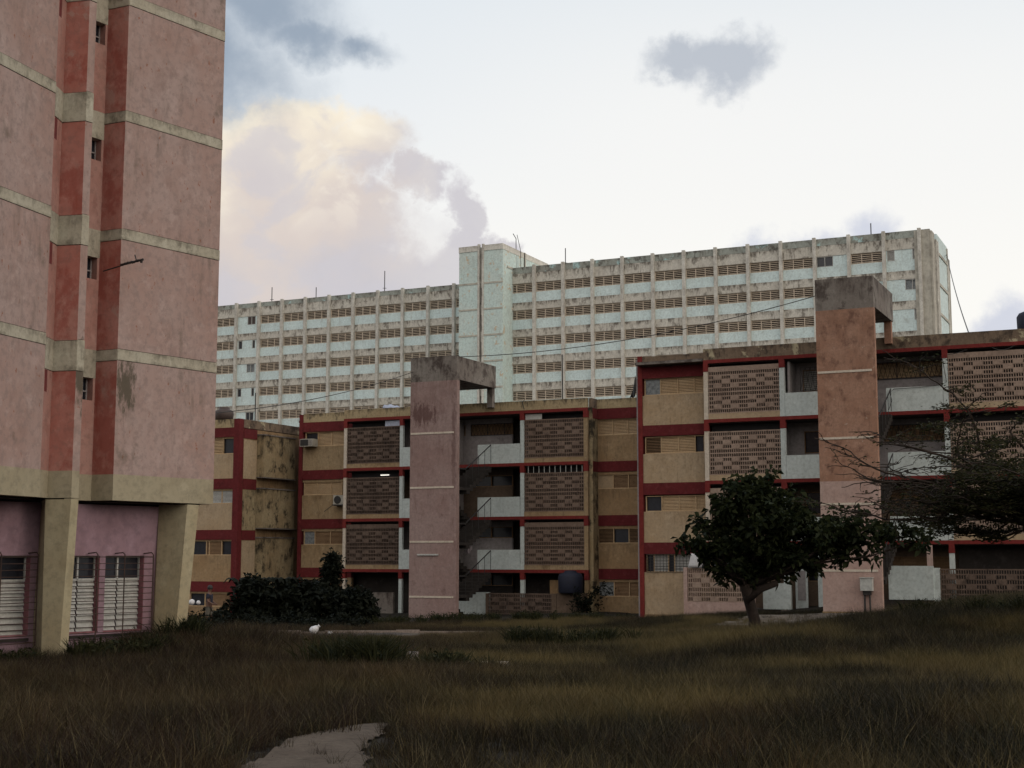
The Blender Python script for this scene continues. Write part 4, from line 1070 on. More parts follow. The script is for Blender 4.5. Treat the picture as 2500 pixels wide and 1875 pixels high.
# ------------------------------------------------------------------ things on and around the blocks
def thing(mb, name, mat, label, cat, group=None, org=None, smooth=False):
    o = mb.build(name, mat, None, org or (0, 0, 0), smooth)
    if org: o.location = org
    return tag(o, label, cat, group)
def at_uv(o, u, v, z): o.location = uvw(u, v, z); o.rotation_euler = (0, 0, -AL); return o
tank = at_uv(MB().lathe((0, 0, 0), [(.40, 0), (.50, .05), (.52, .42), (.49, .52), (.32, .60), (.28, .62), (.29, .72), (.12, .74)], 20).build('water_tank', plask, smooth=True), -47.1, 63.4, 10.32)
tag(tank, 'round dark brown plastic water tank on the roof beside the pink tower', 'water tank')
tank = at_uv(MB().lathe((0, 0, 0), [(.55, 0), (.60, .05), (.62, .8), (.55, .95), (.3, 1.03), (.3, 1.1), (.1, 1.12)], 20).build('water_tank', plasb, smooth=True), -27.4, 65.3, 1.13)
tag(tank, 'dark blue plastic water tank under the overhang of the middle block', 'water tank')
tank = at_uv(MB().lathe((0, 0, 0), [(.5, 0), (.58, .05), (.60, .95), (.5, 1.1), (.25, 1.2), (.1, 1.22)], 20).build('water_tank', plasb, smooth=True), -5.25, 62.9, 12.02)
tag(tank, 'blue water tank on the roof at the right edge of the picture', 'water tank')
def cloth(name, n, m, sx, sz, fn, mat):
    v_ = []; f_ = []
    for i in range(n):
        for j in range(m):
            a_, b_ = i / (n - 1), j / (m - 1); v_.append(fn(a_, b_))
    for i in range(n - 1):
        for j in range(m - 1):
            q_ = i * m + j; f_.append((q_, q_ + 1, q_ + m + 1, q_ + m))
    me = bpy.data.meshes.new(name); me.from_pydata(v_, [], f_); me.materials.append(mat)
    me.polygons.foreach_set('use_smooth', [True] * len(f_))
    o_ = bpy.data.objects.new(name, me); sc.collection.objects.link(o_)
    md = o_.modifiers.new('thickness', 'SOLIDIFY'); md.thickness = .012
    return o_
o_ = cloth('tarp', 14, 8, 1, 1, lambda a_, b_: (1.15 * a_ - .55, .5 * b_, .02 + .26 * sin(pi * b_) * (.5 + .5 * sin(3.1 * a_ + .6)) * (1 - .5 * a_) + .03 * sin(17 * a_ + 5 * b_)), clothb)
tag(at_uv(o_, -38.2, 66.2, 10.84), 'crumpled bluish white tarp on the parapet left of the pink stair tower', 'tarp')
o_ = cloth('rag', 10, 8, 1, 1, lambda a_, b_: (.34 * a_ * (1 - .75 * b_) + .0 + .05 * b_ - .05 + .28 * b_, .12 * sin(5 * a_ + 3 * b_), 1.05 * b_ + .06 * sin(9 * a_)), irond)
tag(at_uv(o_, -24.75, 66.9, 10.84), 'black torn sheet standing on the roof against the red corner post', 'sheet')
o_ = cloth('cloth', 9, 7, 1, 1, lambda a_, b_: (.30 * a_ + .04 * sin(8 * b_), -.10 * b_ + .05 * sin(11 * a_) * b_, .42 - .42 * b_ + .08 * sin(pi * a_)), clothp)
tag(at_uv(o_, -32.25, 63.5, 3.0), 'pale pinkish cloth draped in the dark stairwell of the middle block', 'cloth')
o_ = cloth('cloth', 8, 6, 1, 1, lambda a_, b_: (.62 * a_ + .18 * b_ - .1, -.12 - .1 * b_ + .02 * sin(9 * a_), .62 * b_), clothw)
tag(at_uv(o_, -19.80, 61.05, 2.44), 'white cloth hung over the lattice fence left of the leafy tree', 'cloth')
o_ = cloth('cloth', 8, 6, 1, 1, lambda a_, b_: (.7 * a_, .06 * sin(9 * a_) * b_, .35 * b_ + .05 * sin(4 * a_)), clothb)
tag(at_uv(o_, -18.9, 61.4, 2.5), 'light blue cloth behind the leafy tree, right of the white one', 'cloth')
# air conditioners
ac = empty('air_conditioner', uvw(-43.6, 66.45, 8.98), -AL, 'box air conditioner under the top left window of the middle block', 'air conditioner', 'air conditioners')
MB().box(-.42, .42, -.25, .3, 0, .42).build('casing', ac_w, ac); MB().box(-.38, .14, -.262, -.248, .04, .38).build('vent', irond, ac)
mb = MB()
for i in range(6): mb.box(.16, .38, -.265, -.251, .06 + i * .055, .08 + i * .055)
mb.build('side_vent', greyw, ac)
ac = empty('air_conditioner', uvw(-41.55, 66.3, 5.75), -AL, 'round-fan outdoor unit on a bracket low on the middle block wall', 'air conditioner', 'air conditioners')
MB().box(-.3, .42, 0, .28, 0, .5).build('casing', ac_w, ac)
mb = MB().lathe((0, 0, 0), [(.20, 0), (.22, .02), (.2, .04), (.05, .04)], 18); ob = mb.build('fan_guard', irond, ac); ob.rotation_euler = (pi / 2, 0, 0); ob.location = (-.02, 0.0, .25)
MB().box(-.35, .4, -.05, .35, -.06, 0).tube([(-.3, -.02, -.03), (-.85, -.02, -.38)], .018, 5).build('bracket', irond, ac)
# lit tube in the gallery, lit bulbs far away
lt = empty('tube_lamp', uvw(-38.55, 66.2, 7.27), -AL, 'lit fluorescent tube glowing in the middle floor gallery', 'lamp')
MB().box(-.27, .27, -.03, .03, .03, .06).build('housing', shut, lt); MB().tube([(-.26, 0, 0), (.26, 0, 0)], .022, 8).build('tube', tube_l, lt)
for i, (u_, z_) in enumerate(((-93.0, 18.0), (-89.6, 17.9))):
    o_ = MB().lathe((0, 0, 0), [(.02, -.1), (.09, -.05), (.1, 0), (.05, .08)], 10).build('bulb', bulb)
    at_uv(o_, u_, 131.7, z_ - 1.65 + .2); tag(o_, ['small lit bulb seen through lower louvres of the blue slab, left one', 'small lit bulb seen through lower louvres of the blue slab, right one'][i], 'light bulb', 'lit bulbs in the blue slab')
# meter box with its two pipes
mt = empty('meter_box', uvw(-11.42, 57.72, .45), -AL, 'grey steel meter box on two pipes against the salmon stair tower', 'meter box')
MB().box(-.24, .24, -.22, .05, 1.12, 1.62).build('box', metal, mt); MB().box(-.26, .26, -.25, .06, 1.62, 1.65).build('lid', metal, mt)
MB().box(-.16, .16, -.12, .04, .95, 1.12).build('cable_entry', irond, mt)
MB().tube([(-.1, -.05, 0), (-.1, -.05, 1.0)], .04, 8).tube([(.12, -.05, 0), (.1, -.05, 1.0)], .035, 8).build('pipe', irond, mt)
# poles and cables
def sag(p, q, s, n=24):
    p, q = Vector(p), Vector(q)
    return [tuple(p.lerp(q, i / n) - Vector((0, 0, s * 4 * (i / n) * (1 - i / n)))) for i in range(n + 1)]
p_cap = uvw(-32.0, 61.8, 12.72); c_cap = uvw(-13.2, 58.3, 13.75)
tag(MB().tube(sag(p_cap, c_cap, .55), .018, 4).build('cable', cable), 'black cable slung between the two stair towers', 'cable', 'overhead cables')
tag(MB().tube(sag(uvw(-34.2, 61.6, 12.1), (-16.5, 44, 7.35), 0.9), .016, 4).build('cable', cable), 'black cable sagging from the pink stair tower to behind the left tower', 'cable', 'overhead cables')
tag(MB().tube(sag(uvw(-18.5, 135.3, 31.0), uvw(-8.0, 66.0, 12.3), .6), .03, 4).build('cable', cable), 'thin wire running down from the right end of the blue slab', 'cable', 'overhead cables')
tag(MB().tube(sag(uvw(-8.84, 62.14, 11.3), uvw(-8.7, 62.12, 10.3), 0, 4) + [uvw(-8.9, 62.12, 10.17), uvw(-9.8, 62.12, 10.12), uvw(-10.9, 62.12, 10.1), uvw(-11.08, 62.12, 9.95), uvw(-11.0, 62.12, 9.6), uvw(-11.15, 62.12, 9.2)], .014, 5).build('cable', cable), 'dark cable looping over the top gallery wall right of the salmon stair tower', 'cable', 'cables fixed to the blocks')
tag(MB().tube([uvw(-30.05, 65.7, 10.9), uvw(-30.2, 65.72, 10.75), uvw(-30.1, 65.72, 10.4)], .02, 5).build('cable', cable), 'short dark cable hanging over the parapet of the middle block', 'cable', 'cables fixed to the blocks')
tag(MB().tube([uvw(-8.62, 62.1, 11.45), uvw(-8.2, 62.1, 11.5), uvw(-7.8, 62.1, 11.62)] , .016, 5).tube(sag(uvw(-6.8, 62.1, 11.65), uvw(-5.9, 62.1, 11.68), .14, 8), .016, 5).build('cable', cable), 'dark cable drooping along the top of the right-hand lattice screen', 'cable', 'cables fixed to the blocks')
tag(MB().tube([uvw(-28.5, 67.0, 10.4), uvw(-28.52, 67.0, 13.3)], .035, 6).build('antenna_mast', irond), 'dark pipe standing on the roof of the middle block', 'antenna')
tag(MB().tube([uvw(-46.9, 66.0, 10.0), uvw(-46.9, 66.0, 12.1)], .03, 6).build('antenna_mast', irond), 'thin pipe standing beside the brown water tank', 'antenna')
rb = MB().tube([uvw(-31.2, 65.4, 10.86), uvw(-31.2, 65.4, 11.35), uvw(-30.9, 65.4, 11.35), uvw(-30.9, 65.4, 10.86)], .03, 6).tube([uvw(-31.9, 65.3, 10.86), uvw(-31.9, 65.3, 11.5)], .025, 6)
# rubbish
o_ = MB().lathe((0, 0, 0), [(.03, 0), (.14, .05), (.16, .16), (.10, .3), (.04, .38), (.07, .42)], 12).build('bag', clothw, smooth=True); o_.location = (-7.5, 53.6, ground_z(-7.5, 53.6) + .12); o_.rotation_euler = (0, .9, 0)
tag(o_, 'white plastic bag lying on the far kerb', 'bag')
mb = MB().lathe((0, 0, 0), [(.06, 0), (.1, .03), (.08, .08), (.02, .1)], 8); o_ = mb.build('litter', clothw); o_.location = (-6.75, 53.5, ground_z(-6.75, 53.5) + .1); tag(o_, 'small white scrap on the far kerb right of the bag', 'litter')
bz_ = ground_z(-2.15, 31.1)
cb = MB().prism([(-2.28, 30.95), (-2.0, 30.95), (-1.98, 31.15), (-2.3, 31.15)], bz_, bz_ + .30, [(-2.24, 30.98), (-2.04, 30.98), (-2.02, 31.12), (-2.26, 31.12)]).build('block', greyw); tag(cb, 'white block standing in the grass in mid field', 'block')
mb = MB()
for i, x_ in enumerate((-1.55, -1.15, -.62, -.30)): 
    zz = ground_z(x_, 29.3); mb.wall((x_, 29.4 - .1 * i), (x_ + (.34, .3, .12, .2)[i], 29.35 - .1 * i), zz, zz + .24, .12)
mb.wall((-1.7, 29.46), (-.05, 29.0), bz_ - .2, bz_ + .13, .12)
tag(mb.build('low_wall', trimw), 'broken low pale wall half buried in grass, mid field', 'wall')
mb = MB().box(-.09, .09, -.06, .06, 0, .02).tube([(0, 0, .02), (.0, 0, .26)], .05, 8, .012)

# ------------------------------------------------------------------ person by the far kerb
px, py = -12.35, 58.6; pz = ground_z(px, py)
pr = empty('person', (px, py, pz), radians(80), 'person in dark shirt and grey shorts carrying white bags beside the end block', 'person')
def skinned(name, verts, edges, radii, mat, parent, sub=2):
    me = bpy.data.meshes.new(name); me.from_pydata(verts, edges, []); me.materials.append(mat)
    o_ = bpy.data.objects.new(name, me); sc.collection.objects.link(o_); o_.parent = parent
    o_.modifiers.new('s', 'SKIN')
    for i, r_ in enumerate(radii): me.skin_vertices[0].data[i].radius = (r_, r_) if not isinstance(r_, tuple) else r_
    me.skin_vertices[0].data[0].use_root = True
    ss = o_.modifiers.new('ss', 'SUBSURF'); ss.levels = sub; ss.render_levels = sub
    return o_
# local frame: faces -y after rotation; x is the person's left-right
V_ = [(0, 0, .93), (0, -.01, 1.15), (0, -.01, 1.35), (0, 0, 1.46), (0, -.02, 1.54), (0, -.03, 1.63), (0, -.03, 1.70),
      (.17, 0, 1.38), (.22, -.03, 1.12), (.20, -.22, .98), (.19, -.30, .97),
      (-.17, 0, 1.38), (-.22, -.02, 1.12), (-.18, -.24, 1.0), (-.17, -.32, 1.0),
      (.09, 0, .86), (.11, -.04, .48), (.11, .02, .09), (.12, -.14, .04),
      (-.09, 0, .86), (-.11, .06, .48), (-.11, .12, .09), (-.12, -.02, .04)]
E_ = [(0, 1), (1, 2), (2, 3), (3, 4), (4, 5), (5, 6), (2, 7), (7, 8), (8, 9), (9, 10), (2, 11), (11, 12), (12, 13), (13, 14), (0, 15), (15, 16), (16, 17), (17, 18), (0, 19), (19, 20), (20, 21), (21, 22)]
R_ = [.13, .12, .14, .055, .075, .095, .06, .055, .042, .032, .03, .055, .042, .032, .03, .085, .058, .038, .035, .085, .058, .038, .035]
skinned('body', V_, E_, R_, skin, pr)
sv = [V_[0], V_[1], V_[2], V_[7], (.21, -.02, 1.2), V_[11], (-.21, -.02, 1.2)]
skinned('shirt', sv, [(0, 1), (1, 2), (2, 3), (3, 4), (2, 5), (5, 6)], [.15, .145, .16, .075, .065, .075, .065], clothd, pr)
shv = [(0, 0, .92), (.09, 0, .82), (.11, -.02, .52), (-.09, 0, .82), (-.11, .04, .52)]
skinned('shorts', shv, [(0, 1), (1, 2), (0, 3), (3, 4)], [.15, .105, .085, .105, .085], clothk, pr)
MB().lathe((0, -.02, 1.60), [(.10, 0), (.112, .06), (.10, .12), (.06, .16), (.01, .175)], 14).build('hair', irond, pr, smooth=True)
o_ = MB().lathe((0, 0, 0), [(.02, -.12), (.10, -.08), (.125, 0), (.10, .08), (.03, .12)], 14).build('bag', clothw, smooth=True)
o_.location = (px - .70, py - .05, pz + 1.08); tag(o_, 'round white bag held out in front of the person', 'bag')
o_ = MB().lathe((0, 0, 0), [(.03, -.08), (.08, -.04), (.095, .02), (.04, .09)], 12).build('bag', clothw, smooth=True)
o_.location = (px - .42, py - .1, pz + 1.06); tag(o_, 'smaller white bag nearer the chest of the person', 'bag')

# ------------------------------------------------------------------ foliage
def unit(n):
    v_ = rng.normal(size=(n, 3)); return v_ / np.linalg.norm(v_, axis=1, keepdims=True)
def leaf_quads(cen, direc, size, width, droop=.2, fold=.0):
    """kite-shaped leaves: stem at cen, tip along direc"""
    n = len(cen); d = direc / (np.linalg.norm(direc, axis=1, keepdims=True) + 1e-9)
    up = unit(n); s_ = np.cross(d, up); s_ /= (np.linalg.norm(s_, axis=1, keepdims=True) + 1e-9)
    size = np.asarray(size).reshape(-1, 1); wd = size * width
    nrm = np.cross(s_, d)
    a_ = cen; b_ = cen + d * size * .62 + s_ * wd + nrm * size * .06; t_ = cen + d * size - np.array([0, 0, 1]) * size * droop; e_ = cen + d * size * .62 - s_ * wd + nrm * size * .06
    v_ = np.stack([a_, b_, t_, e_], 1).reshape(-1, 3)
    f_ = np.arange(4 * n).reshape(n, 4)
    return v_, f_
def ell_points(els, n_per):
    """points filling ellipsoids, denser towards the skin; els = (cx,cy,cz,rx,ry,rz,weight)"""
    out_ = []
    for (cx, cy, cz, rx, ry, rz, wt) in els:
        n = int(n_per * wt); d = unit(n); r = rng.uniform(.25, 1, (n, 1)) ** .5
        r *= 1 + .16 * np.sin(d[:, :1] * 7 + cx) * np.sin(d[:, 2:3] * 6 + cz * 3)
        out_.append(np.array([cx, cy, cz]) + d * r * np.array([rx, ry, rz]))
    return np.concatenate(out_)
def rosettes(pts, k, size, width, mat, name, parent, org, sp=.05, droop=.2, upbias=.2):
    n = len(pts); c_ = np.repeat(pts, k, 0) + rng.normal(size=(n * k, 3)) * sp
    d = unit(n * k); d[:, 2] = d[:, 2] * .7 + upbias
    v_, f_ = leaf_quads(c_, d, rng.uniform(.7, 1.2, n * k) * size, width, droop)
    return arr_mesh(name, v_, f_, mat, parent, org)
# leafy tree in front of the right-hand block
T1 = (7.10, 42.4, ground_z(7.10, 42.4))
t1 = empty('broadleaf_tree', T1, 0, 'dark big-leaved tree with thick trunk in front of the right-hand block', 'tree')
els = [(7.75, 46, 3.85, 1.75, 1.8, 1.45, 4.4), (7.2, 46, 4.5, 1.05, 1.1, 1.0, 1.3), (8.4, 46, 4.3, 1.2, 1.2, .95, 1.6), (7.9, 45.9, 5.25, .28, .4, .45, .22), (6.95, 45.9, 5.2, .30, .4, .25, .16), (7.4, 46, 5.2, .22, .3, .28, .12),
       (5.95, 45.8, 3.55, .62, .8, .62, .55), (5.75, 45.8, 4.0, .32, .4, .3, .16), (5.2, 45.8, 3.25, .22, .3, .2, .08), (6.3, 45.8, 2.95, .7, .8, .6, .7), (6.9, 45.6, 2.55, .75, .8, .5, .8), (7.9, 46, 2.6, 1.0, 1.0, .55, .8),
       (9.2, 46.2, 3.5, 1.25, 1.3, 1.15, 1.9), (9.0, 46.1, 2.75, .9, 1.0, .6, .8), (10.3, 46.3, 3.55, 1.0, 1.1, .75, 1.2), (11.4, 46.4, 3.6, 1.0, 1.1, .62, .95), (12.5, 46.5, 3.5, .8, .9, .45, .5), (13.2, 46.6, 3.35, .45, .6, .25, .18), (10.9, 46.3, 2.9, .9, .7, .22, .3), (9.9, 46.3, 2.5, .35, .4, .35, .12)]
pts = ell_points(els, 115)
kk = .925
els = [(a_ * kk, b_ * kk, EYE + (c_ - EYE) * kk, d_ * kk, e_ * kk, f_ * kk, g_) for a_, b_, c_, d_, e_, f_, g_ in els]
els = [(a_ + (.2 if a_ < 7.4 else 0), b_, c_ + .05, d_ * .86, e_ * .9, f_ * .85, g_) for a_, b_, c_, d_, e_, f_, g_ in els]
cl = ell_points(els, 13)                       # clumps of rosettes with air between them
pts = np.repeat(cl, 6, 0) + rng.normal(size=(len(cl) * 6, 3)) * np.array([.13, .18, .11])
rosettes(pts, 9, .23, .27, leaf1, 'crown', t1, T1, .06, .3)
tr = MB()
b0 = Vector(T1); b0.z -= .15
fork = Vector((6.88, 42.3, 2.12))
tr.tube([b0, b0 + Vector((.02, 0, .35)), b0 + Vector((.06, .05, .8)), b0 + Vector((-.05, .05, 1.2)), fork], [.32, .22, .17, .16, .18], 12)
lo_ = MB()
for (cx, cy, cz, rx, ry, rz, wt) in els:
    for q in range(2 if wt > .5 else 1):
        e_ = Vector((cx, cy, cz)) + Vector((random.uniform(-.4, .4) * rx, random.uniform(-.4, .4) * ry, random.uniform(-.3, .3) * rz))
        m1 = fork.lerp(e_, .35) + Vector((random.uniform(-.15, .15), random.uniform(-.2, .2), random.uniform(-.1, .15)))
        m2 = fork.lerp(e_, .7) + Vector((random.uniform(-.15, .15), random.uniform(-.2, .2), random.uniform(-.1, .2)))
        lo_.tube([fork - Vector((0, 0, .15)), m1, m2, e_], .11 if wt > 1 else .06, 6, .015)
lo_.tube([fork - Vector((0, 0, .5)), fork + Vector((.45, 0, -.15)), fork + Vector((.95, 0, .02))], .13, 8, .09)
tr.build('trunk', bark1, t1, T1, True); lo_.build('limb', bark1, t1, T1, True)
# spreading feathery tree reaching in from the right edge
T2 = (15.2, 35.5, ground_z(15.2, 35.5))
t2 = empty('flame_tree', T2, 0, 'wide flat feathery tree with bare twig ends reaching in from the right edge', 'tree')
tips = []; twigs = MB(); limbs = MB()
def grow(p, d, L, r, depth, leafy):
    p = Vector(p); d = Vector(d).normalized(); n = 5; pts_ = [p]
    for i in range(n):
        d = (d + Vector((random.gauss(0, .30), random.gauss(0, .30), random.gauss(0, .14) + (.05 if p.z < 4 else .0)))).normalized()
        if depth < 4: d.z *= .86; d.normalize()
        p = p + d * (L / n); pts_.append(p)
    (limbs if r > .03 else twigs).tube(pts_, max(r, .006), 6 if r > .03 else 4, max(r * .62, .004))
    if depth == 0:
        tips.append((pts_[-1], pts_[1], leafy)); return
    kids = 3 if depth > 1 else 4
    for k_ in range(kids):
        i = n if k_ == 0 else random.randint(1, n)
        side = Vector((-d.y, d.x, 0)); 
        if side.length < .1: side = Vector((1, 0, 0))
        side.normalize(); s_ = (1 if k_ % 2 else -1) * random.uniform(.5, 1.4) if k_ else random.uniform(-.2, .2)
        nd = (d + side * s_ + Vector((0, 0, random.uniform(-.22, .30)))).normalized()
        grow(pts_[i], nd, L * random.uniform(.58, .8), r * (.62 if k_ else .72), depth - 1, leafy)
tf = Vector((14.6, 35.3, 3.0))
limbs.tube([Vector(T2) - Vector((0, 0, .2)), Vector(T2) + Vector((-.1, 0, .9)), tf], .34, 10, .26)
for (tx, ty, tz, leafy, L0) in ((9.9, 34.2, 4.0, .1, 1.9), (10.3, 35.6, 4.4, .4, 1.9), (10.2, 33.0, 3.8, .35, 1.8), (10.4, 34.8, 4.9, .6, 1.9), (10.9, 34.4, 4.3, .8, 1.6), (11.3, 35.2, 4.6, .9, 1.6), (10.8, 33.5, 4.6, .9, 2.0), (11.5, 36.5, 5.1, 1, 1.9), (12.2, 32.5, 4.9, 1, 1.6), (12.4, 35, 5.3, 1, 1.6), (16.8, 34, 5.2, 1, 2.2), (16.5, 37.5, 5.2, 1, 2.2), (12.0, 38.5, 4.6, 1, 2.1), (11.7, 33.9, 4.1, 1, 1.5), (12.6, 33, 4.0, 1, 1.5), (13.2, 31.5, 4.4, 1, 1.5), (11.4, 32.4, 4.0, .9, 1.5), (12.0, 34, 5.0, 1, 1.5), (12.5, 34.2, 3.7, .8, 1.2)):
    e_ = Vector((tx, ty, tz)); st_ = tf.lerp(e_, .5) + Vector((0, 0, .25))
    limbs.tube([tf - Vector((0, 0, .3)), tf.lerp(st_, .5) + Vector((0, 0, .12)), st_], .10, 7, .055)
    grow(st_, e_ - st_, L0, .05, 4, leafy)
limbs.build('limb', bark2, t2, T2, True); twigs.build('twig', bark2, t2, T2)
cs, ds = [], []
for (a_, b_, leafy) in tips:
    keep_p = leafy * 1.0 if a_.x > 10.2 else leafy * .30
    if random.random() > keep_p + .06: continue
    for q in range(22 if a_.x > 10.4 else 12):
        t_ = random.random(); pnt = b_.lerp(a_, t_ * 1.1)
        cs.append((pnt.x + random.gauss(0, .12), pnt.y + random.gauss(0, .12), pnt.z + random.gauss(0, .05)))
        an = random.uniform(0, 2 * pi); ds.append((cos(an), sin(an), random.uniform(-.25, .25)))
v_, f_ = leaf_quads(np.array(cs), np.array(ds), rng.uniform(.07, .14, len(cs)), .18, .12)
arr_mesh('crown', v_, f_, leaf2, t2, T2)
# dark thicket before the middle block
def shrub(name, els, n_per, k, size, width, label, mat=leaf3, stems=6, cat='shrub', group=None, sp=.08, up=.2, droop=.25):
    bx = sum(e_[0] for e_ in els) / len(els); by = sum(e_[1] for e_ in els) / len(els)
    O = (bx, by, ground_z(bx, by))
    r_ = empty(name, O, 0, label, cat, group)
    rosettes(ell_points(els, n_per), k, size, width, mat, 'foliage', r_, O, sp, droop, up)
    s_ = MB()
    for i in range(stems):
        e_ = els[i % len(els)]
        s_.tube([(bx + random.uniform(-.2, .2), by, O[2] - .1), ((bx + e_[0]) / 2, (by + e_[1]) / 2, O[2] + (e_[2] - O[2]) * .5), (e_[0] + random.uniform(-.2, .2), e_[1], e_[2])], .04, 5, .015)
    s_.build('stem', bark1, r_, O)
    return r_
shrub('shrub', [(-11.2, 62, .9, 1.1, 1.2, 1.1, 1.4), (-10.4, 62.3, .8, 1.0, 1.2, 1.1, 1.3)], 170, 8, .34, .2, 'dark leafy thicket left of the banana clump before the middle block', group='dark thicket before the middle block')
shrub('shrub', [(-9.2, 62.2, .8, 1.0, 1.2, 1.15, 1.3), (-8.3, 62.4, .75, 1.0, 1.2, 1.15, 1.3)], 170, 8, .32, .2, 'dark thicket in the middle of the dense row under the lattice screens', group='dark thicket before the middle block')
shrub('shrub', [(-7.3, 62.3, .65, .95, 1.1, 1.0, 1.3), (-6.6, 62.2, .6, .75, 1.0, .95, 1.0)], 170, 8, .30, .2, 'dark thicket at the right end, beside the grey garden panel', group='dark thicket before the middle block')
shrub('shrub', [(-12.2, 60.9, .2, .8, .7, .45, .8), (-11, 60.7, .1, .9, .6, .45, .8)], 150, 7, .25, .2, 'low dark weeds at the feet of the thicket by the person', group='dark thicket before the middle block')
shrub('shrub', [(-8.2, 64.6, 1.9, .42, .4, .7, .8), (-8.1, 64.6, 2.6, .36, .35, .5, .5)], 230, 8, .22, .2, 'dark columnar bush against the wall beneath the second window', group='dark thicket before the middle block')
# banana clump: long arching leaves
def banana(x, y, n, h, label, spread=.9):
    O = (x, y, ground_z(x, y)); r_ = empty('banana_plant', O, 0, label, 'plant', 'banana plants in the thicket')
    for i in range(n):
        an = 2 * pi * i / n + random.uniform(-.3, .3); L = random.uniform(.8, 1.2); m = MB(); segs = 7
        for j in range(segs + 1):
            t_ = j / segs; rx = .12 + spread * L * t_; zz = h * (.55 + .55 * math.sin(min(1.9, t_ * 1.9)) * .9) - .35 * t_ * t_
            wdt = .17 * math.sin(pi * min(1, .08 + t_ * .9)) + .01
            c_ = Vector((x + cos(an) * rx, y + sin(an) * rx, O[2] + zz)); sd_ = Vector((-sin(an), cos(an), 0))
            m.v += [tuple(c_ + sd_ * wdt + Vector((0, 0, -.06))), tuple(c_), tuple(c_ - sd_ * wdt + Vector((0, 0, -.06)))]
            if j: q_ = (j - 1) * 3; m.f += [(q_, q_ + 1, q_ + 4, q_ + 3), (q_ + 1, q_ + 2, q_ + 5, q_ + 4)]
        m.build('leaf', leaf3, r_, O)
    MB().tube([(x, y, O[2] - .1), (x, y, O[2] + h * .6)], .12, 8, .08).build('stem', leaf3, r_, O)
for wx, wy, lb in ((-12.6, 58.9, 'dark low growth behind the person'), (-10.8, 59.2, 'dark low growth before the left part of the thicket'), (-8.9, 59.3, 'dark low growth before the middle of the thicket'), (-7.0, 59.6, 'dark low growth before the right end of the thicket')):
    shrub('shrub', [(wx, wy, .1, 1.1, .9, .5, 1.0), (wx + .7, wy - 1.2, .0, 1.0, .8, .33, .8)], 110, 8, .22, .2, lb, group='dark thicket before the middle block')
banana(-11.6, 62.4, 7, 2.3, 'banana plant with ragged leaves at the left of the thicket')
banana(-9.9, 62.5, 8, 2.35, 'banana plant with upright leaves in the middle of the thicket', .7)
# clumps in the field
def blades(pts, h0, h1, wd, mat, name, parent, org, lean=.35, n=30, spr=.2):
    cs_, ds_, sz = [], [], []
    for (x, y) in pts:
        for i in range(n):
            an = random.uniform(0, 2 * pi); rr = random.random() * spr
            xx, yy = x + cos(an) * rr, y + sin(an) * rr
            cs_.append((xx, yy, ground_z(xx, yy) - .02)); ln = random.uniform(0, lean); ds_.append((cos(an) * ln, sin(an) * ln, 1)); sz.append(random.uniform(h0, h1))
    cs_ = np.array(cs_); ds_ = np.array(ds_); ds_ /= np.linalg.norm(ds_, axis=1, keepdims=True); sz = np.array(sz)[:, None]
    s_ = np.cross(ds_, unit(len(cs_))); s_ /= np.linalg.norm(s_, axis=1, keepdims=True)
    bend = np.stack([ds_[:, 0], ds_[:, 1], np.zeros(len(ds_))], 1)
    a_ = cs_ - s_ * wd; b_ = cs_ + s_ * wd; m_ = cs_ + ds_ * sz * .6; t_ = cs_ + ds_ * sz + bend * sz * .6 - np.array([0, 0, .12]) * sz
    v_ = np.stack([a_, b_, m_ + s_ * wd * .8, m_ - s_ * wd * .8, t_], 1).reshape(-1, 3)
    idx = np.arange(len(cs_)) * 5
    f_ = np.concatenate([np.stack([idx, idx + 1, idx + 2, idx + 3], 1), np.stack([idx + 3, idx + 2, idx + 4, idx + 4], 1)])
    me_f = [tuple(r[:4]) if r[2] != r[3] else tuple(r[:3]) for r in f_.tolist()]
    me = bpy.data.meshes.new(name); me.from_pydata((v_ - np.array(org)).tolist(), [], me_f); me.materials.append(mat)
    o_ = bpy.data.objects.new(name, me); sc.collection.objects.link(o_); o_.parent = parent
    return o_
def weed(x, y, r, h, label, n=14, group='tall weed clumps in the field'):
    O = (x, y, ground_z(x, y)); e_ = empty('weed_clump', O, 0, label, 'weeds', group)
    ps = [(x + random.gauss(0, r * .5), y + random.gauss(0, r * .5)) for _ in range(n)]
    blades(ps, h * .6, h, .014, leaf4, 'blades', e_, O, .5, 34, .22)
    rosettes(np.array([(p_[0], p_[1], ground_z(*p_) + random.uniform(.1, h * .6)) for p_ in ps for _ in range(5)]), 5, .13, .2, leaf4, 'leaves', e_, O, .06)
weed(-2.9, 28.2, .8, 1.05, 'dark tall weeds in mid field left of the white block', 44)
weed(-1.3, 27.9, .6, .7, 'weeds in front of the broken low wall', 16)
weed(.9, 38.5, 1.1, 1.0, 'tall reedy clump in mid field right of centre', 18)
weed(2.6, 39.5, .9, .9, 'reedy clump right of the tallest one, before the middle block', 12)
weed(7.3, 42.0, 1.5, .45, 'low weeds round the foot of the big-leaved tree', 16)
weed(-8.5, 29.4, .55, .75, 'weeds against the foot of the near leaning column', 10)
weed(-7.9, 30.8, .9, .6, 'weeds under the barred windows of the tower', 20)
weed(-7.5, 32.8, .5, .9, 'dry tall grass against the far leaning column', 12)
for wx, wy, lb in ((-5.0, 61.5, 'dark weeds before the grey garden panel, right of the thicket'), (-2.2, 62.5, 'dark weeds at the foot of the pink stair tower'), (.6, 62.0, 'dark weeds before the low lattice fence of the middle block'), (3.4, 62.5, 'dark weeds at the foot of the red corner post')):
    weed(wx, wy, 1.6, .65, lb, 16, 'weeds along the foot of the middle block')
weed(-9.6, 28.4, .8, .5, 'weeds by the wall left of the near leaning column', 10)
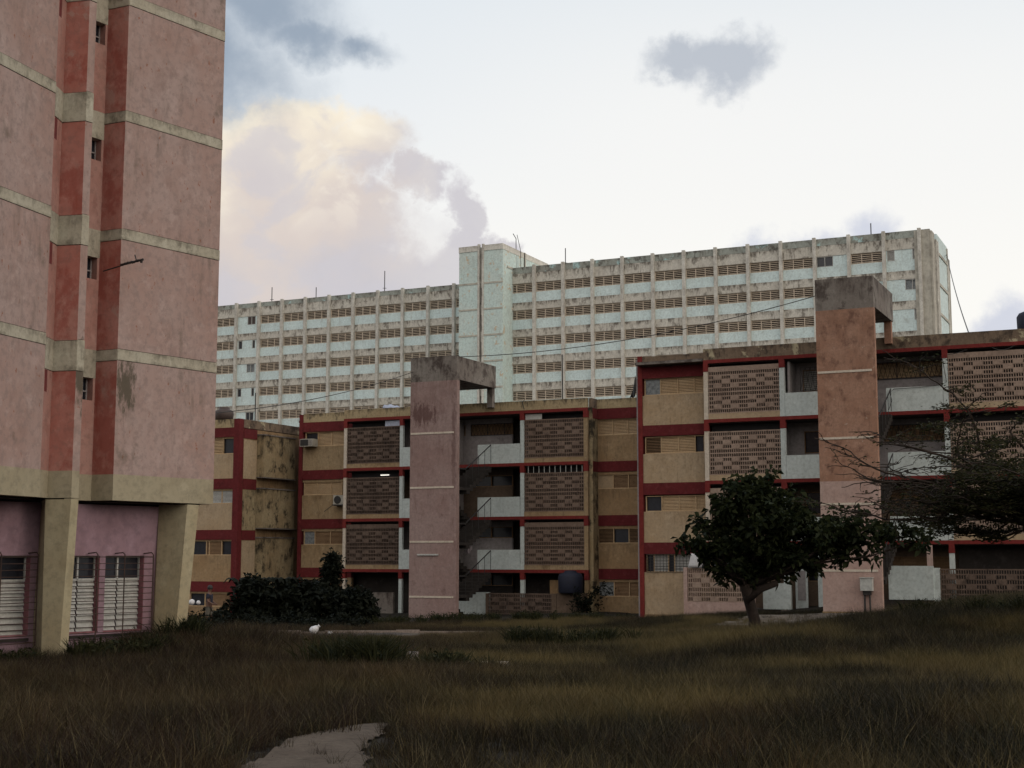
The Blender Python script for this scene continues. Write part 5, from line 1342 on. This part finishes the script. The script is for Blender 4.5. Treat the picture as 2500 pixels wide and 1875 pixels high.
weed(13.0, 38.5, 2.0, .8, 'dark weeds under the feathery tree at right', 26)
O = uvw(-26.6, 64.8, ground_z(*uvw(-26.6, 64.8)[:2])); e_ = empty('climbing_plant', O, 0, 'straggly plant with thin arching stems right of the blue tank', 'plant')
mb = MB(); cs_ = []
for i in range(12):
    an = random.uniform(-1.5, 1.2); L = random.uniform(.6, 1.7)
    pt = [(O[0] + L * .9 * t_ * cos(an * .4) * (1 if i % 3 else -.3), O[1] - .1 * t_ * i % .4, O[2] + 1.3 * L * sin(min(2.4, 2.2 * t_)) * .62) for t_ in (0, .25, .5, .75, 1)]
    mb.tube(pt, .02, 4, .008); cs_ += pt[1:]
mb.build('stem', leaf3, e_, O); rosettes(np.array(cs_ + [(O[0] + random.gauss(.1, .3), O[1] + random.gauss(0, .2), O[2] + random.uniform(0, .9)) for _ in range(60)]), 6, .2, .18, leaf3, 'foliage', e_, O, .08)

# ------------------------------------------------------------------ grass field
gc = bpy.data.collections.new('tufts')
def tuft(seed, n, h, spr, lean, wd):
    r_ = np.random.default_rng(seed)
    an = r_.uniform(0, 2 * pi, n); rr = spr * np.sqrt(r_.random(n)); base_ = np.stack([rr * np.cos(an), rr * np.sin(an), np.full(n, -.05)], 1)
    a2 = r_.uniform(0, 2 * pi, n); ln = r_.uniform(.05, lean, n); d = np.stack([np.cos(a2) * ln, np.sin(a2) * ln, np.ones(n)], 1); d /= np.linalg.norm(d, axis=1, keepdims=True)
    hh = (h * r_.uniform(.45, 1.1, n))[:, None]; a3 = r_.uniform(0, 2 * pi, n); s_ = np.stack([np.cos(a3), np.sin(a3), np.zeros(n)], 1)
    hz = np.stack([d[:, 0], d[:, 1], np.zeros(n)], 1)
    m_ = base_ + d * hh * .55; t_ = base_ + d * hh + hz * hh * .7
    v_ = np.stack([base_ - s_ * wd, base_ + s_ * wd, m_ + s_ * wd * .8, m_ - s_ * wd * .8, t_], 1).reshape(-1, 3)
    f_ = []
    for i in range(n): q_ = 5 * i; f_ += [(q_, q_ + 1, q_ + 2, q_ + 3), (q_ + 3, q_ + 2, q_ + 4)]
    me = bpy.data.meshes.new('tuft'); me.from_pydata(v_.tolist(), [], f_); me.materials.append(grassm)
    o_ = bpy.data.objects.new('tuft', me); gc.objects.link(o_)
for i in range(6): tuft(20 + i, 52, .22 + .055 * i, .22, .55 + .12 * (i % 3), .0042)
tuft(40, 60, .13, .25, .9, .006)
N = 85000
Yg = 8 + (62 - 8) * rng.random(N) ** .62; Xg = (rng.random(N) * 2 - 1) * (.40 * Yg + 2.5)
u_ = Xg * cos(AL) - Yg * sin(AL); v_ = Xg * sin(AL) + Yg * cos(AL)
keep = np.ones(N, bool)
for poly in (PATH_F, PATH_L, PATH_C, PATH_C2): keep &= ~(in_poly(Xg, Yg, poly) & (rng.random(N) > .10))
for poly in (ROAD, SAND_M): keep &= ~in_poly(Xg, Yg, poly)
keep &= ~((v_ > 61.3) & (u_ < -20.3)) & ~((v_ > 60.5) & (u_ > -20.3)) & ~((v_ > 57.4) & (u_ > -13.6) & (u_ < -10.4))
# nothing grows inside the tower's footprint
ub_ = Xg * nB[0] + Yg * nB[1]; keep &= ~((ub_ < UG + .1) & (Yg > 14) & (Yg < 44))
Xg, Yg = Xg[keep], Yg[keep]; Zg = gz(Xg, Yg)
sc_ = (.62 + .50 * np.clip(.5 + .5 * np.sin(Xg * .45 + 1.7) * np.sin(Yg * .31 + .4) + rng.normal(0, .25, len(Xg)), 0, 1)) * (1 + (Yg > 30) * .1)
sc_ *= np.where((Yg > 44) & (Yg < 62), .62, 1); sc_ *= np.where((Yg > 38) & (Yg < 56) & (Xg < -3), .6, 1); sc_ *= np.where((Yg > 36) & (Yg < 46.5) & (Xg < -4.5), .55, 1)
near_path = in_poly(Xg, Yg, [(p_[0] * 1.0 + (.25 if p_[0] > -2 else -.25), p_[1]) for p_ in PATH_F]); sc_ *= np.where(near_path, .55, 1)
me = bpy.data.meshes.new('grass'); me.from_pydata(np.stack([Xg, Yg, Zg], 1).tolist(), [], [])
at_ = me.attributes.new('gs', 'FLOAT', 'POINT'); at_.data.foreach_set('value', sc_.astype(np.float32))
ar_ = me.attributes.new('gr', 'FLOAT_VECTOR', 'POINT')
rot = np.stack([rng.normal(0, .12, len(Xg)), rng.normal(.06, .12, len(Xg)), rng.uniform(0, 6.28, len(Xg))], 1).astype(np.float32); ar_.data.foreach_set('vector', rot.ravel())
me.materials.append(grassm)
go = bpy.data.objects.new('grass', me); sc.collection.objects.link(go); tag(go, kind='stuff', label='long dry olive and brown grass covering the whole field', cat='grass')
ng = bpy.data.node_groups.new('scatter', 'GeometryNodeTree')
ng.interface.new_socket('Geometry', in_out='INPUT', socket_type='NodeSocketGeometry'); ng.interface.new_socket('Geometry', in_out='OUTPUT', socket_type='NodeSocketGeometry')
gi = ng.nodes.new('NodeGroupInput'); go_ = ng.nodes.new('NodeGroupOutput'); m2p = ng.nodes.new('GeometryNodeMeshToPoints')
iop = ng.nodes.new('GeometryNodeInstanceOnPoints'); ci = ng.nodes.new('GeometryNodeCollectionInfo')
ci.inputs['Collection'].default_value = gc; ci.inputs['Separate Children'].default_value = True; ci.inputs['Reset Children'].default_value = True
a1 = ng.nodes.new('GeometryNodeInputNamedAttribute'); a1.data_type = 'FLOAT'; a1.inputs[0].default_value = 'gs'
a2_ = ng.nodes.new('GeometryNodeInputNamedAttribute'); a2_.data_type = 'FLOAT_VECTOR'; a2_.inputs[0].default_value = 'gr'
L_ = ng.links.new
L_(gi.outputs[0], m2p.inputs[0]); L_(m2p.outputs[0], iop.inputs['Points']); L_(ci.outputs[0], iop.inputs['Instance']); iop.inputs['Pick Instance'].default_value = True
e2r = ng.nodes.new('FunctionNodeEulerToRotation'); L_(a2_.outputs[0], e2r.inputs[0]); L_(e2r.outputs[0], iop.inputs['Rotation'])
cx_ = ng.nodes.new('ShaderNodeCombineXYZ')
for i in range(3): L_(a1.outputs[0], cx_.inputs[i])
L_(cx_.outputs[0], iop.inputs['Scale']); L_(iop.outputs[0], go_.inputs[0])
md = go.modifiers.new('scatter', 'NODES'); md.node_group = ng
print('louvres', n_louvre, 'objects', len(sc.objects), 'tufts', len(Xg))
